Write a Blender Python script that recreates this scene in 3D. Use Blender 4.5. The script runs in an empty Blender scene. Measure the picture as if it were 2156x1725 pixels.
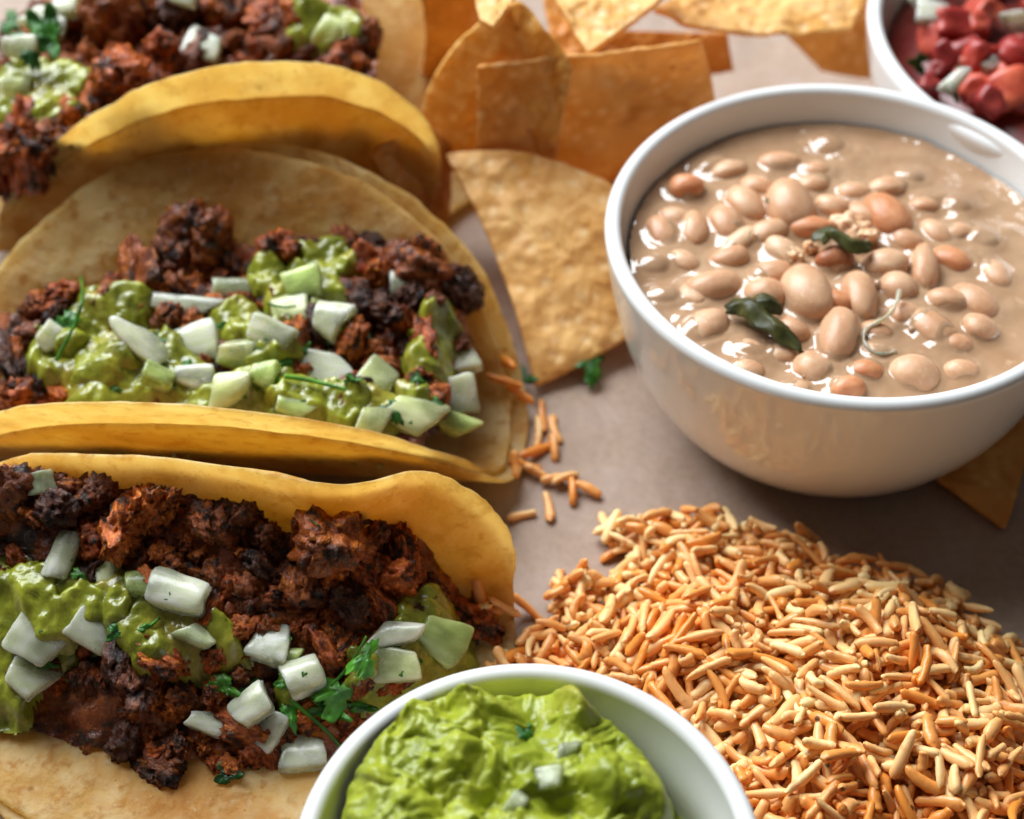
import bpy, bmesh, math, random
import numpy as np
from mathutils import Vector, Matrix, Quaternion

# ------------------------------------------------------------------ camera, world, lamps, exposure
S = 0.01                                   # everything below is written in centimetres
scene = bpy.context.scene
PIT, CAMH, FPX = math.radians(47.0), 32.5, 3640.0     # pitch down, height, focal length (px of a 2156 wide picture)
cam = bpy.data.cameras.new('camera'); cam_o = bpy.data.objects.new('camera', cam)
scene.collection.objects.link(cam_o); scene.camera = cam_o
cam.sensor_width = 36.0; cam.lens = 36.0 * FPX / 2156.0
cam_o.location = (0, 0, CAMH * S); cam_o.rotation_euler = (math.pi / 2 - PIT, 0, 0)
cam.clip_start = 0.01; cam.clip_end = 20.0
cam.dof.use_dof = True; cam.dof.focus_distance = 0.358; cam.dof.aperture_fstop = 10.5

world = bpy.data.worlds.new('World'); scene.world = world; world.use_nodes = True
bgn = world.node_tree.nodes['Background']
bgn.inputs[0].default_value = (1.0, 0.955, 0.91, 1); bgn.inputs[1].default_value = 0.08

def area(name, loc, target, sx, sy, power, col):
    l = bpy.data.lights.new(name, 'AREA'); l.shape = 'RECTANGLE'; l.size = sx * S; l.size_y = sy * S
    l.energy = power; l.color = col
    o = bpy.data.objects.new(name, l); scene.collection.objects.link(o)
    o.location = Vector(loc) * S
    o.rotation_euler = (Vector(target) - Vector(loc)).to_track_quat('-Z', 'Y').to_euler()
    return o
area('window_light', (-44, 86, 82), (0, 28, 2), 98, 76, 32.0, (0.90, 0.955, 1.0))

scene.view_settings.view_transform = 'Standard'; scene.view_settings.look = 'None'
scene.view_settings.exposure = 0.0; scene.view_settings.gamma = 1.0
scene.render.engine = 'CYCLES'
scene.cycles.use_denoising = True
scene.cycles.use_adaptive_sampling = True; scene.cycles.adaptive_threshold = 0.02
scene.cycles.max_bounces = 8; scene.cycles.transmission_bounces = 5; scene.cycles.diffuse_bounces = 5
scene.cycles.glossy_bounces = 3; scene.cycles.transparent_max_bounces = 4
scene.cycles.caustics_reflective = False; scene.cycles.caustics_refractive = False

# ------------------------------------------------------------------ camera geometry helpers (only used to lay out real positions)
cF = np.array([0, math.cos(PIT), -math.sin(PIT)]); cR = np.array([1., 0, 0]); cU = np.array([0, math.sin(PIT), math.cos(PIT)])
cC = np.array([0, 0, CAMH])
def ray(u, v): return cF + ((u - 1078) / FPX) * cR - ((v - 862.5) / FPX) * cU
def P(u, v, z=0.0):
    d = ray(u, v); return cC + d * ((z - CAMH) / d[2])
def depth(p): return float((np.asarray(p) - cC) @ cF)
def proj(p):
    q = np.asarray(p) - cC; w = q @ cF
    return np.stack([1078 + FPX * (q @ cR) / w, 862.5 - FPX * (q @ cU) / w], -1)
rng = np.random.default_rng(7); random.seed(7)

# ------------------------------------------------------------------ noise
def vnoise(p, seed=0):
    p = np.asarray(p, float); i = np.floor(p).astype(np.int64); f = p - i; f = f * f * f * (f * (f * 6 - 15) + 10)
    def h(a, b, c):
        n = (a * 374761393 + b * 668265263 + c * 2147483647 + seed * 1274126177) & 0xffffffff
        n = ((n ^ (n >> 13)) * 1274126177) & 0xffffffff
        n = ((n ^ (n >> 16)) * 2246822519) & 0xffffffff
        return ((n ^ (n >> 15)) & 0xffff) / 32767.5 - 1.0
    x, y, z = i[..., 0], i[..., 1], i[..., 2]; fx, fy, fz = f[..., 0], f[..., 1], f[..., 2]
    def L(a, b, t): return a + (b - a) * t
    return L(L(L(h(x, y, z), h(x+1, y, z), fx), L(h(x, y+1, z), h(x+1, y+1, z), fx), fy),
             L(L(h(x, y, z+1), h(x+1, y, z+1), fx), L(h(x, y+1, z+1), h(x+1, y+1, z+1), fx), fy), fz)
def fbm(p, seed=0, octv=3, gain=.5):
    p = np.asarray(p, float); s = 0; a = 1.0
    for o in range(octv):
        s = s + a * vnoise(p * 2.03 ** o + o * 17.3, seed + o); a *= gain
    return s
def sstep(x, a=0., b=1.):
    t = np.clip((x - a) / (b - a), 0, 1); return t * t * (3 - 2 * t)

# ------------------------------------------------------------------ mesh and object helpers
def mesh(name, v, f, smooth=True):
    me = bpy.data.meshes.new(name)
    v = np.asarray(v, float) * S
    fl = [list(map(int, q)) for q in f]
    me.from_pydata(v.tolist(), [], fl)
    if smooth: me.polygons.foreach_set('use_smooth', np.ones(len(me.polygons), bool))
    me.update(); return me
def tag(o, label=None, cat=None, group=None, kind=None):
    if label: o['label'] = label
    if cat: o['category'] = cat
    if group: o['group'] = group
    if kind: o['kind'] = kind
    return o
def thing(name, loc, label, cat, group=None):
    o = bpy.data.objects.new(name, None); scene.collection.objects.link(o)
    o.empty_display_size = .01; o.location = Vector([float(a) for a in loc]) * S
    return tag(o, label, cat, group)
def put(name, me, mat=None, parent=None, loc=(0, 0, 0), rot=None, scale=(1, 1, 1), color=None):
    """loc in world cm; rot a Matrix/Quaternion; parents are unrotated empties or meshes"""
    o = bpy.data.objects.new(name, me); scene.collection.objects.link(o)
    if mat is not None and (len(me.materials) == 0): me.materials.append(mat)
    l = Vector([float(a) for a in loc]) * S
    if parent is not None:
        o.parent = parent; l = l - parent.location
    o.location = l
    if rot is not None:
        o.rotation_mode = 'QUATERNION'; o.rotation_quaternion = rot if isinstance(rot, Quaternion) else rot.to_quaternion()
    o.scale = scale
    if color is not None: o.color = (*color, 1.0)
    return o
def frame(xaxis, n):
    n = Vector(n).normalized(); x = Vector(xaxis); x = (x - n * x.dot(n)).normalized(); y = n.cross(x)
    return Matrix((x, y, n)).transposed()
def rand_rot(): return Quaternion(np.array(rng.normal(size=4)).tolist()).normalized()

def polar_solid(Pt, th):
    """closed sheet from a polar grid Pt (nr, na, 3) whose ring 0 is the centre; th = thickness"""
    nr, na = Pt.shape[:2]
    dr = np.gradient(Pt, axis=0); da = np.roll(Pt, -1, 1) - np.roll(Pt, 1, 1)
    n = np.cross(dr, da); ln = np.linalg.norm(n, axis=-1, keepdims=True); n = n / np.maximum(ln, 1e-9)
    c = n[1].mean(0); n[0] = c / max(np.linalg.norm(c), 1e-9)
    prof = np.ones(nr); prof[-1] = .45; prof[-2] = .9
    o = n * (th / 2) * prof[:, None, None]
    top, bot = Pt + o, Pt - o
    V = [top[0, :1], top[1:].reshape(-1, 3), bot[0, :1], bot[1:].reshape(-1, 3)]
    nb = 1 + (nr - 1) * na; F = []
    def idx(b, r, a): return b * nb + 1 + (r - 1) * na + (a % na)
    for b in (0, 1):
        for a in range(na):
            t = [b * nb, idx(b, 1, a), idx(b, 1, a + 1)]; F.append(t if b == 0 else t[::-1])
        for r in range(1, nr - 1):
            for a in range(na):
                q = [idx(b, r, a), idx(b, r + 1, a), idx(b, r + 1, a + 1), idx(b, r, a + 1)]
                F.append(q if b == 0 else q[::-1])
    for a in range(na):
        F.append([idx(0, nr - 1, a), idx(1, nr - 1, a), idx(1, nr - 1, a + 1), idx(0, nr - 1, a + 1)])
    return np.concatenate(V), F
def ico(sub):
    bm = bmesh.new(); bmesh.ops.create_icosphere(bm, subdivisions=sub, radius=1)
    v = np.array([x.co[:] for x in bm.verts]); f = [[q.index for q in x.verts] for x in bm.faces]; bm.free(); return v, f
ICO3, ICO4 = ico(3), ico(4)
def lathe(prof, seg=128):
    """closed lathe about z: prof list of (r,z) from the inner bottom centre to the outer bottom centre"""
    prof = np.array(prof, float); n = len(prof); a = np.linspace(0, 2 * np.pi, seg, endpoint=False)
    V = np.stack([prof[:, None, 0] * np.cos(a), prof[:, None, 0] * np.sin(a), np.repeat(prof[:, None, 1], seg, 1)], -1).reshape(-1, 3)
    F = [[i * seg + j, i * seg + (j + 1) % seg, (i + 1) * seg + (j + 1) % seg, (i + 1) * seg + j] for i in range(n - 1) for j in range(seg)]
    return V, F
def spline(pts, n):
    pts = np.array(pts, float); m = len(pts); out = []
    for x in np.linspace(0, m - 1, n):
        i = min(int(x), m - 2); t = x - i
        p0, p1, p2, p3 = pts[max(i - 1, 0)], pts[i], pts[i + 1], pts[min(i + 2, m - 1)]
        out.append(.5 * (2 * p1 + (p2 - p0) * t + (2 * p0 - 5 * p1 + 4 * p2 - p3) * t * t + (3 * p1 - p0 - 3 * p2 + p3) * t ** 3))
    return np.array(out)
def tube(path, rad, seg=8):
    path = np.array(path, float); n = len(path); rad = np.broadcast_to(np.asarray(rad, float), (n,))
    T = np.gradient(path, axis=0); T /= np.linalg.norm(T, axis=1, keepdims=True)
    ref = np.array([.3, .2, .93]); V = []
    for i in range(n):
        a = np.cross(T[i], ref); a /= np.linalg.norm(a); b = np.cross(T[i], a)
        for k in range(seg):
            w = 2 * np.pi * k / seg; V.append(path[i] + rad[i] * (a * math.cos(w) + b * math.sin(w)))
    F = [[i * seg + k, i * seg + (k + 1) % seg, (i + 1) * seg + (k + 1) % seg, (i + 1) * seg + k] for i in range(n - 1) for k in range(seg)]
    F += [list(range(seg))[::-1], [(n - 1) * seg + k for k in range(seg)]]
    return np.array(V), F
def remesh(v, f, voxel, smooth=2):
    me = mesh('tmp', v, f); o = bpy.data.objects.new('tmp', me); scene.collection.objects.link(o)
    m = o.modifiers.new('r', 'REMESH'); m.mode = 'VOXEL'; m.voxel_size = voxel * S
    if smooth: s = o.modifiers.new('s', 'SMOOTH'); s.iterations = smooth; s.factor = .5
    dg = bpy.context.evaluated_depsgraph_get(); e = o.evaluated_get(dg); m2 = e.to_mesh()
    V = np.empty(len(m2.vertices) * 3); m2.vertices.foreach_get('co', V)
    N = np.empty(len(m2.vertices) * 3); m2.vertices.foreach_get('normal', N)
    F = [list(p.vertices) for p in m2.polygons]
    e.to_mesh_clear(); bpy.data.objects.remove(o); bpy.data.meshes.remove(me)
    return V.reshape(-1, 3) / S, N.reshape(-1, 3), F

# ------------------------------------------------------------------ materials
class Nodes:
    def __init__(s, name):
        s.m = bpy.data.materials.new(name); s.m.use_nodes = True; s.t = s.m.node_tree; s.n = s.t.nodes
        s.b = s.n['Principled BSDF']; s.out = s.n['Material Output']
        s.tc = s.n.new('ShaderNodeTexCoord'); s.oi = s.n.new('ShaderNodeObjectInfo')
        a = s.n.new('ShaderNodeVectorMath'); a.operation = 'SCALE'; a.inputs[0].default_value = (7.1, 3.7, 5.3)
        s.l(s.oi.outputs['Random'], a.inputs['Scale'])
        b = s.n.new('ShaderNodeVectorMath'); s.l(s.tc.outputs['Object'], b.inputs[0]); s.l(a.outputs[0], b.inputs[1])
        s.co = b.outputs[0]; s.raw = s.tc.outputs['Object']
    def l(s, a, b): s.t.links.new(a, b)
    def set(s, k, v):
        i = s.b.inputs[k]
        if hasattr(v, 'node'): s.l(v, i)
        elif isinstance(v, tuple) and len(v) == 3 and i.type == 'RGBA': i.default_value = (*v, 1)
        else: i.default_value = v
    def noise(s, scale, detail=3, rough=.5, dist=0, co=None):
        n = s.n.new('ShaderNodeTexNoise'); n.inputs['Scale'].default_value = scale; n.inputs['Detail'].default_value = detail
        n.inputs['Roughness'].default_value = rough; n.inputs['Distortion'].default_value = dist; s.l(co or s.co, n.inputs['Vector']); return n.outputs['Fac']
    def voro(s, scale, co=None, feat='F1', out='Distance', rnd=1.0):
        n = s.n.new('ShaderNodeTexVoronoi'); n.feature = feat; n.inputs['Scale'].default_value = scale; n.inputs['Randomness'].default_value = rnd
        s.l(co or s.co, n.inputs['Vector']); return n.outputs[out]
    def stretch(s, sc, co=None):
        n = s.n.new('ShaderNodeVectorMath'); n.operation = 'MULTIPLY'; n.inputs[1].default_value = sc; s.l(co or s.co, n.inputs[0]); return n.outputs[0]
    def map(s, x, a, b, c=0., d=1.):
        n = s.n.new('ShaderNodeMapRange'); s.l(x, n.inputs[0])
        for i, q in enumerate((a, b, c, d)): n.inputs[i + 1].default_value = q
        return n.outputs[0]
    def mix(s, fac, a, b, mode='MIX'):
        n = s.n.new('ShaderNodeMix'); n.data_type = 'RGBA'; n.blend_type = mode
        for sock, v in ((n.inputs[0], fac), (n.inputs[6], a), (n.inputs[7], b)):
            if hasattr(v, 'node'): s.l(v, sock)
            elif isinstance(v, tuple): sock.default_value = (*v, 1)
            else: sock.default_value = v
        return n.outputs[2]
    def math(s, op, a, b=0.):
        n = s.n.new('ShaderNodeMath'); n.operation = op
        for sock, v in ((n.inputs[0], a), (n.inputs[1], b)):
            if hasattr(v, 'node'): s.l(v, sock)
            else: sock.default_value = v
        return n.outputs[0]
    def bump(s, h, strength, dist, prev=None):
        n = s.n.new('ShaderNodeBump'); n.inputs['Strength'].default_value = strength; n.inputs['Distance'].default_value = dist * S
        s.l(h, n.inputs['Height'])
        if prev is not None: s.l(prev, n.inputs['Normal'])
        s.l(n.outputs[0], s.b.inputs['Normal']); return n.outputs[0]
    def translucent(s, fac, col):
        t = s.n.new('ShaderNodeBsdfTranslucent'); m = s.n.new('ShaderNodeMixShader'); m.inputs[0].default_value = fac
        if hasattr(col, 'node'): s.l(col, t.inputs[0])
        else: t.inputs[0].default_value = (*col, 1)
        s.l(s.b.outputs[0], m.inputs[1]); s.l(t.outputs[0], m.inputs[2]); s.l(m.outputs[0], s.out.inputs[0])
    def sss(s, w, r, scale):
        s.set('Subsurface Weight', w); s.b.inputs['Subsurface Radius'].default_value = r; s.set('Subsurface Scale', scale * S)

def m_paper():
    n = Nodes('kraft_paper'); a = n.noise(9, 4, .6); b = n.noise(520, 3, .7); c = n.noise(60, 4, .6)
    col = n.mix(n.map(a, .35, .65), (.320, .222, .162), (.395, .288, .218))
    col = n.mix(n.map(b, .38, .68, 0, .35), col, (.205, .148, .110)); col = n.mix(n.map(c, .45, .7, 0, .35), col, (.43, .35, .32))
    n.set('Base Color', col); n.set('Roughness', .6); n.set('Specular IOR Level', .3)
    p = n.bump(n.noise(24, 3, .55, .8), .9, .35); p = n.bump(c, .3, .06, p); n.bump(b, .35, .012, p); return n.m
def m_ceramic():
    n = Nodes('white_ceramic'); a = n.noise(35, 3)
    n.set('Base Color', n.mix(n.map(a, .4, .7, 0, .3), (.82, .82, .80), (.76, .75, .72))); n.set('Roughness', n.map(a, .3, .7, .10, .19))
    n.set('Coat Weight', .4); n.set('Coat Roughness', .05); n.bump(n.noise(22, 2), .12, .06); return n.m
def m_tortilla(name='corn_tortilla'):
    n = Nodes(name); a = n.noise(70, 4, .6); b = n.noise(230, 4, .65); c = n.noise(34, 4, .62, .5); g = n.noise(1100, 3, .6); d = n.noise(420, 3, .6)
    col = n.mix(n.map(a, .40, .60), (.80, .57, .21), (.95, .82, .48))
    col = n.mix(n.map(c, .50, .62, 0, .8), col, (.70, .38, .09))
    col = n.mix(n.map(b, .52, .64, 0, .75), col, (.56, .28, .065)); col = n.mix(n.map(d, .58, .72, 0, .5), col, (.96, .86, .58))
    col = n.mix(n.map(n.voro(75), .02, .075, .85, 0), col, (.26, .10, .025)); col = n.mix(n.map(n.voro(230), .03, .08, .7, 0), col, (.24, .10, .03))
    n.set('Base Color', col); n.set('Roughness', n.map(b, .3, .7, .42, .62)); n.set('Specular IOR Level', .3)
    n.sss(.3, (1.0, .70, .30), .18)
    p = n.bump(a, .8, .2); p = n.bump(b, .9, .09, p); p = n.bump(d, .7, .04, p); n.bump(g, .5, .016, p)
    n.translucent(.70, n.mix(.6, col, (1.0, .82, .36))); return n.m
def m_chip():
    n = Nodes('fried_corn_chip'); a = n.noise(60, 4, .6); b = n.noise(260, 4, .65); c = n.noise(30, 3); v = n.voro(210); e = n.noise(130, 4, .6, .6)
    col = n.mix(n.map(a, .35, .66), (.64, .31, .065), (.80, .50, .17))
    col = n.mix(n.map(v, .05, .42, .65, 0), col, (.90, .68, .34)); col = n.mix(n.map(c, .56, .72, 0, .65), col, (.50, .19, .03))
    col = n.mix(n.map(e, .56, .70, 0, .55), col, (.46, .19, .035))
    col = n.mix(n.map(n.voro(80), .03, .08, .8, 0), col, (.2, .07, .015))
    col = n.mix(1.0, col, n.oi.outputs['Color'], 'MULTIPLY')
    n.set('Base Color', col); n.set('Roughness', n.map(a, .3, .7, .40, .62)); n.set('Specular IOR Level', .35)
    p = n.bump(v, .9, .10); p = n.bump(b, .8, .04, p); p = n.bump(e, .6, .08, p); n.bump(a, .4, .1, p)
    n.translucent(.34, n.mix(.5, col, (1.0, .56, .10))); return n.m
def m_meat():
    n = Nodes('seared_meat'); a = n.noise(130, 5, .65, .6); b = n.noise(520, 4, .7); c = n.noise(85, 4, .6, .4); fib = n.noise(300, 4, .6, .4, n.stretch((.3, 1.4, 1.4)))
    base = n.mix(n.map(a, .33, .64), (.090, .014, .004), (.46, .098, .012))
    base = n.mix(n.map(fib, .50, .68, 0, .85), base, (.70, .22, .026))
    base = n.mix(1.0, base, n.oi.outputs['Color'], 'MULTIPLY')
    base = n.mix(n.map(c, .51, .62, 0, .95), base, (.012, .006, .005))
    base = n.mix(n.map(b, .60, .72, 0, .6), base, (.50, .14, .022))
    n.set('Base Color', base); n.set('Roughness', n.map(b, .35, .65, .44, .17)); n.set('Specular IOR Level', n.map(a, .42, .60, .15, .75))
    p = n.bump(fib, .8, .08); p = n.bump(a, .6, .09, p); n.bump(b, 1.0, .06, p); return n.m
def m_salsa():
    n = Nodes('green_salsa'); a = n.noise(120, 4, .6, .5); b = n.noise(420, 3); c = n.noise(60, 3)
    col = n.mix(n.map(a, .35, .65), (.13, .14, .010), (.34, .36, .03)); col = n.mix(n.map(c, .55, .7, 0, .6), col, (.30, .20, .03))
    col = n.mix(n.map(n.voro(330), .06, .12, .7, 0), col, (.04, .09, .01))
    n.set('Base Color', col); n.set('Roughness', n.map(b, .3, .7, .16, .40)); n.sss(.35, (.8, 1, .2), .2); n.set('Coat Weight', .2); n.set('Coat Roughness', .1)
    p = n.bump(a, .6, .12); n.bump(b, .6, .04, p); return n.m
def m_onion():
    n = Nodes('raw_onion'); st = n.noise(300, 3, .6, .2, n.stretch((.12, 1, 1), n.co)); a = n.noise(90, 3); e = n.noise(45, 2)
    col = n.mix(n.map(st, .38, .62), (.78, .84, .62), (.94, .96, .84)); col = n.mix(n.map(a, .45, .7, 0, .5), col, (.74, .82, .46))
    col = n.mix(1.0, col, n.oi.outputs['Color'], 'MULTIPLY')
    n.set('Base Color', col); n.set('Roughness', n.map(a, .3, .7, .16, .36)); n.set('IOR', 1.34); n.set('Transmission Weight', n.map(e, .4, .6, .30, .68))
    n.sss(.7, (1.0, 1.0, .75), .4); n.set('Coat Weight', .25); n.set('Coat Roughness', .1)
    p = n.bump(st, .2, .03); n.bump(a, .25, .06, p); return n.m
def m_leaf(name='cilantro_leaf', c1=(.018, .085, .010), c2=(.062, .23, .018)):
    n = Nodes(name); a = n.noise(200, 3); v = n.voro(260, feat='DISTANCE_TO_EDGE')
    col = n.mix(n.map(a, .35, .65), c1, c2); col = n.mix(1.0, col, n.oi.outputs['Color'], 'MULTIPLY')
    n.set('Base Color', col); n.set('Roughness', .42); n.bump(v, .4, .03)
    n.translucent(.32, n.mix(.4, col, (.20, .50, .03))); return n.m
def m_rice():
    n = Nodes('tomato_rice'); g = n.n.new('ShaderNodeNewGeometry'); r = n.math('FRACT', n.math('ADD', n.math('MULTIPLY', n.oi.outputs['Random'], 7.31), n.math('MULTIPLY', g.outputs['Random Per Island'], 3.17)))
    pos = g.outputs['Position']; big = n.noise(38, 3, .6, 0, pos)
    col = n.mix(n.map(r, 0, 1), (.74, .27, .040), (.94, .68, .32)); col = n.mix(n.map(big, .42, .66, 0, .7), col, (.84, .27, .03))
    sp = n.noise(260, 2, .5, 0, pos); col = n.mix(n.map(sp, .62, .72, 0, .6), col, (.55, .17, .03))
    vv = n.voro(120, pos); col = n.mix(n.map(vv, .07, .10, .9, 0), col, (.05, .02, .008))
    n.set('Base Color', col); n.set('Roughness', n.map(r, 0, 1, .30, .50)); n.set('Specular IOR Level', .5)
    n.bump(n.noise(520, 3, .65, 0, pos), .5, .03); n.sss(.45, (1, .75, .5), .12); return n.m
def m_bean():
    n = Nodes('pinto_bean'); a = n.noise(90, 3, .6); b = n.noise(500, 3, .6)
    col = n.mix(n.map(a, .35, .68), (.58, .315, .175), (.69, .44, .275)); col = n.mix(n.map(b, .56, .72, 0, .45), col, (.80, .60, .44))
    col = n.mix(1.0, col, n.oi.outputs['Color'], 'MULTIPLY')
    n.set('Base Color', col); n.set('Roughness', n.map(b, .3, .7, .30, .46)); n.sss(.5, (1, .5, .3), .22); n.set('Specular IOR Level', .4)
    p = n.bump(a, .2, .08); n.bump(b, .2, .016, p); return n.m
def m_broth():
    n = Nodes('bean_broth'); a = n.noise(55, 4, .6, .6); b = n.noise(300, 3)
    col = n.mix(n.map(a, .35, .66), (.38, .218, .118), (.46, .288, .170)); col = n.mix(n.map(b, .62, .75, 0, .4), col, (.66, .46, .28))
    n.set('Base Color', col); n.set('Roughness', .09); n.set('Coat Weight', .6); n.set('Coat Roughness', .03)
    n.bump(b, .06, .02); return n.m
def m_guac():
    n = Nodes('mashed_avocado'); a = n.noise(75, 4, .6, .4); b = n.noise(330, 4, .65); c = n.noise(40, 3)
    col = n.mix(n.map(a, .34, .66), (.20, .245, .010), (.36, .40, .026)); col = n.mix(n.map(c, .55, .72, 0, .5), col, (.30, .24, .03))
    col = n.mix(n.map(b, .6, .75, 0, .35), col, (.52, .56, .10))
    n.set('Base Color', col); n.set('Roughness', n.map(b, .3, .7, .30, .52)); n.sss(.35, (.8, 1, .2), .16)
    p = n.bump(a, .5, .10); p = n.bump(n.noise(170, 4, .6), .6, .07, p); n.bump(b, .7, .04, p); return n.m
def m_tomato():
    n = Nodes('diced_tomato'); a = n.noise(90, 3)
    col = n.mix(n.map(a, .35, .68), (.34, .030, .024), (.52, .085, .055)); col = n.mix(1.0, col, n.oi.outputs['Color'], 'MULTIPLY')
    n.set('Base Color', col); n.set('Roughness', .36); n.sss(.4, (1, .2, .1), .25); n.bump(a, .3, .06); return n.m
M = dict(paper=m_paper(), ceramic=m_ceramic(), tortilla=m_tortilla(), chip=m_chip(), meat=m_meat(), salsa=m_salsa(), onion=m_onion(),
         leaf=m_leaf(), stew_leaf=m_leaf('stewed_herb', (.035, .036, .008), (.12, .115, .025)), rice=m_rice(), bean=m_bean(), broth=m_broth(), guac=m_guac(), tomato=m_tomato())

# ------------------------------------------------------------------ the table paper
g = np.linspace(-1, 1, 161); gx, gy = np.meshgrid(g * 55, 30 + g * 55)
pz = -.14 - .14 * fbm(np.stack([gx * .16, gy * .16, gx * 0], -1), 3, 3)
V = np.stack([gx, gy, np.minimum(pz, -.01)], -1).reshape(-1, 3); n = 161
Fq = [[i * n + j, i * n + j + 1, (i + 1) * n + j + 1, (i + 1) * n + j] for i in range(n - 1) for j in range(n - 1)]
tag(put('table_paper', mesh('table_paper', V, Fq), M['paper']), 'brown kraft paper lining the table under all the food', 'paper', kind='structure')

# ------------------------------------------------------------------ height map of what has been laid down so far
HX0, HY0, HD = -17.0, 11.0, 0.06
HNX, HNY = int(34 / HD), int(40 / HD)
HMS = {k: np.zeros((HNY, HNX)) for k in 'GABCD'}; HM = HMS['G']
def use(k):
    global HM; HM = HMS[k]
def hcell(x, y): return int((y - HY0) / HD), int((x - HX0) / HD)
def hget(x, y):
    i, j = hcell(x, y)
    return HM[i, j] if 0 <= i < HNY and 0 <= j < HNX else 0.0
def hsplat(p):
    i = ((p[..., 1] - HY0) / HD).astype(int).ravel(); j = ((p[..., 0] - HX0) / HD).astype(int).ravel(); z = p[..., 2].ravel()
    k = (i >= 0) & (i < HNY) & (j >= 0) & (j < HNX); np.maximum.at(HM, (i[k], j[k]), z[k])
def hball(c, r, rz=None):
    rz = rz or r
    i0, j0 = hcell(c[0] - r, c[1] - r); i1, j1 = hcell(c[0] + r, c[1] + r)
    i0, j0, i1, j1 = max(i0, 0), max(j0, 0), min(i1 + 1, HNY), min(j1 + 1, HNX)
    if i0 >= i1 or j0 >= j1: return
    yy = HY0 + (np.arange(i0, i1) + .5) * HD; xx = HX0 + (np.arange(j0, j1) + .5) * HD
    d2 = ((xx[None] - c[0]) ** 2 + (yy[:, None] - c[1]) ** 2) / r ** 2
    z = np.where(d2 < 1, c[2] + rz * np.sqrt(np.maximum(1 - d2, 0)), -9)
    HM[i0:i1, j0:j1] = np.maximum(HM[i0:i1, j0:j1], z)
def hit(u, v, zmax=7.5):
    d = ray(u, v); z = zmax
    while z > 0:
        p = cC + d * ((z - CAMH) / d[2])
        if hget(p[0], p[1]) >= z: return p
        z -= .04
    return cC + d * (-CAMH / d[2])
def inpoly(u, v, poly):
    poly = np.asarray(poly, float); x1, y1 = poly[:, 0], poly[:, 1]; x2, y2 = np.roll(x1, -1), np.roll(y1, -1)
    u, v = np.asarray(u)[..., None], np.asarray(v)[..., None]
    c = ((y1 > v) != (y2 > v)) & (u < (x2 - x1) * (v - y1) / np.where(y2 == y1, 1e-9, y2 - y1) + x1)
    return c.sum(-1) % 2 == 1

# ------------------------------------------------------------------ bowls
def make_bowl(name, c, Rr, Hh, foot, wall, label):
    o = thing(name, (c[0], c[1], 0), label, 'bowl')
    rm = wall * .5
    outer = spline([(foot * .86, .0), (foot, .12), (foot + (Rr - foot) * .38, Hh * .16), (foot + (Rr - foot) * .72, Hh * .42), (Rr * .965, Hh * .72), (Rr - .03, Hh - .45), (Rr, Hh - rm)], 26)
    lip = [(Rr - rm + rm * math.cos(a), Hh - rm + rm * math.sin(a)) for a in np.linspace(.25, math.pi - .1, 10)]
    inner = spline([(Rr - wall, Hh - rm), (Rr - wall - .06, Hh - .5), (Rr * .965 - wall - .1, Hh * .72), (foot + (Rr - foot) * .66 - wall * .6, Hh * .42), (foot * .95, Hh * .2), (foot * .4, Hh * .13), (.001, Hh * .12)], 26)
    pr = [(.001, .06), (foot * .8, .06)] + outer.tolist() + lip + inner.tolist()
    V, F = lathe(pr[::-1], 144)
    put('bowl_shell', mesh(name, V, F), M['ceramic'], o, (c[0], c[1], 0))
    return o
BC = np.array([8.0, 31.05, 0]); BR, BH = 5.80, 5.5
make_bowl('soup_bowl', BC, BR, BH, 3.6, .40, 'round white ceramic bowl holding the bean soup')
GH = 4.6; GC = np.array([.292, 15.13, 0]); GR = 4.243
make_bowl('dip_bowl', GC, GR, GH, GR * .62, .40, 'small white ceramic bowl holding the green guacamole')
PC = np.array([16.3, 39.5, 0]); PR = 6.6
make_bowl('salsa_bowl', PC, PR, 5.3, PR * .58, .42, 'white ceramic bowl of chopped tomato salsa, cut by the top right corner')

# ------------------------------------------------------------------ bean soup
ZS = BH - .95
soup = thing('bean_soup', (BC[0], BC[1], ZS), 'tan pinto bean soup with dark herb leaves in the white bowl', 'soup')
def c5(x, y): return 1257.7 + x * .651, y * .651
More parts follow.
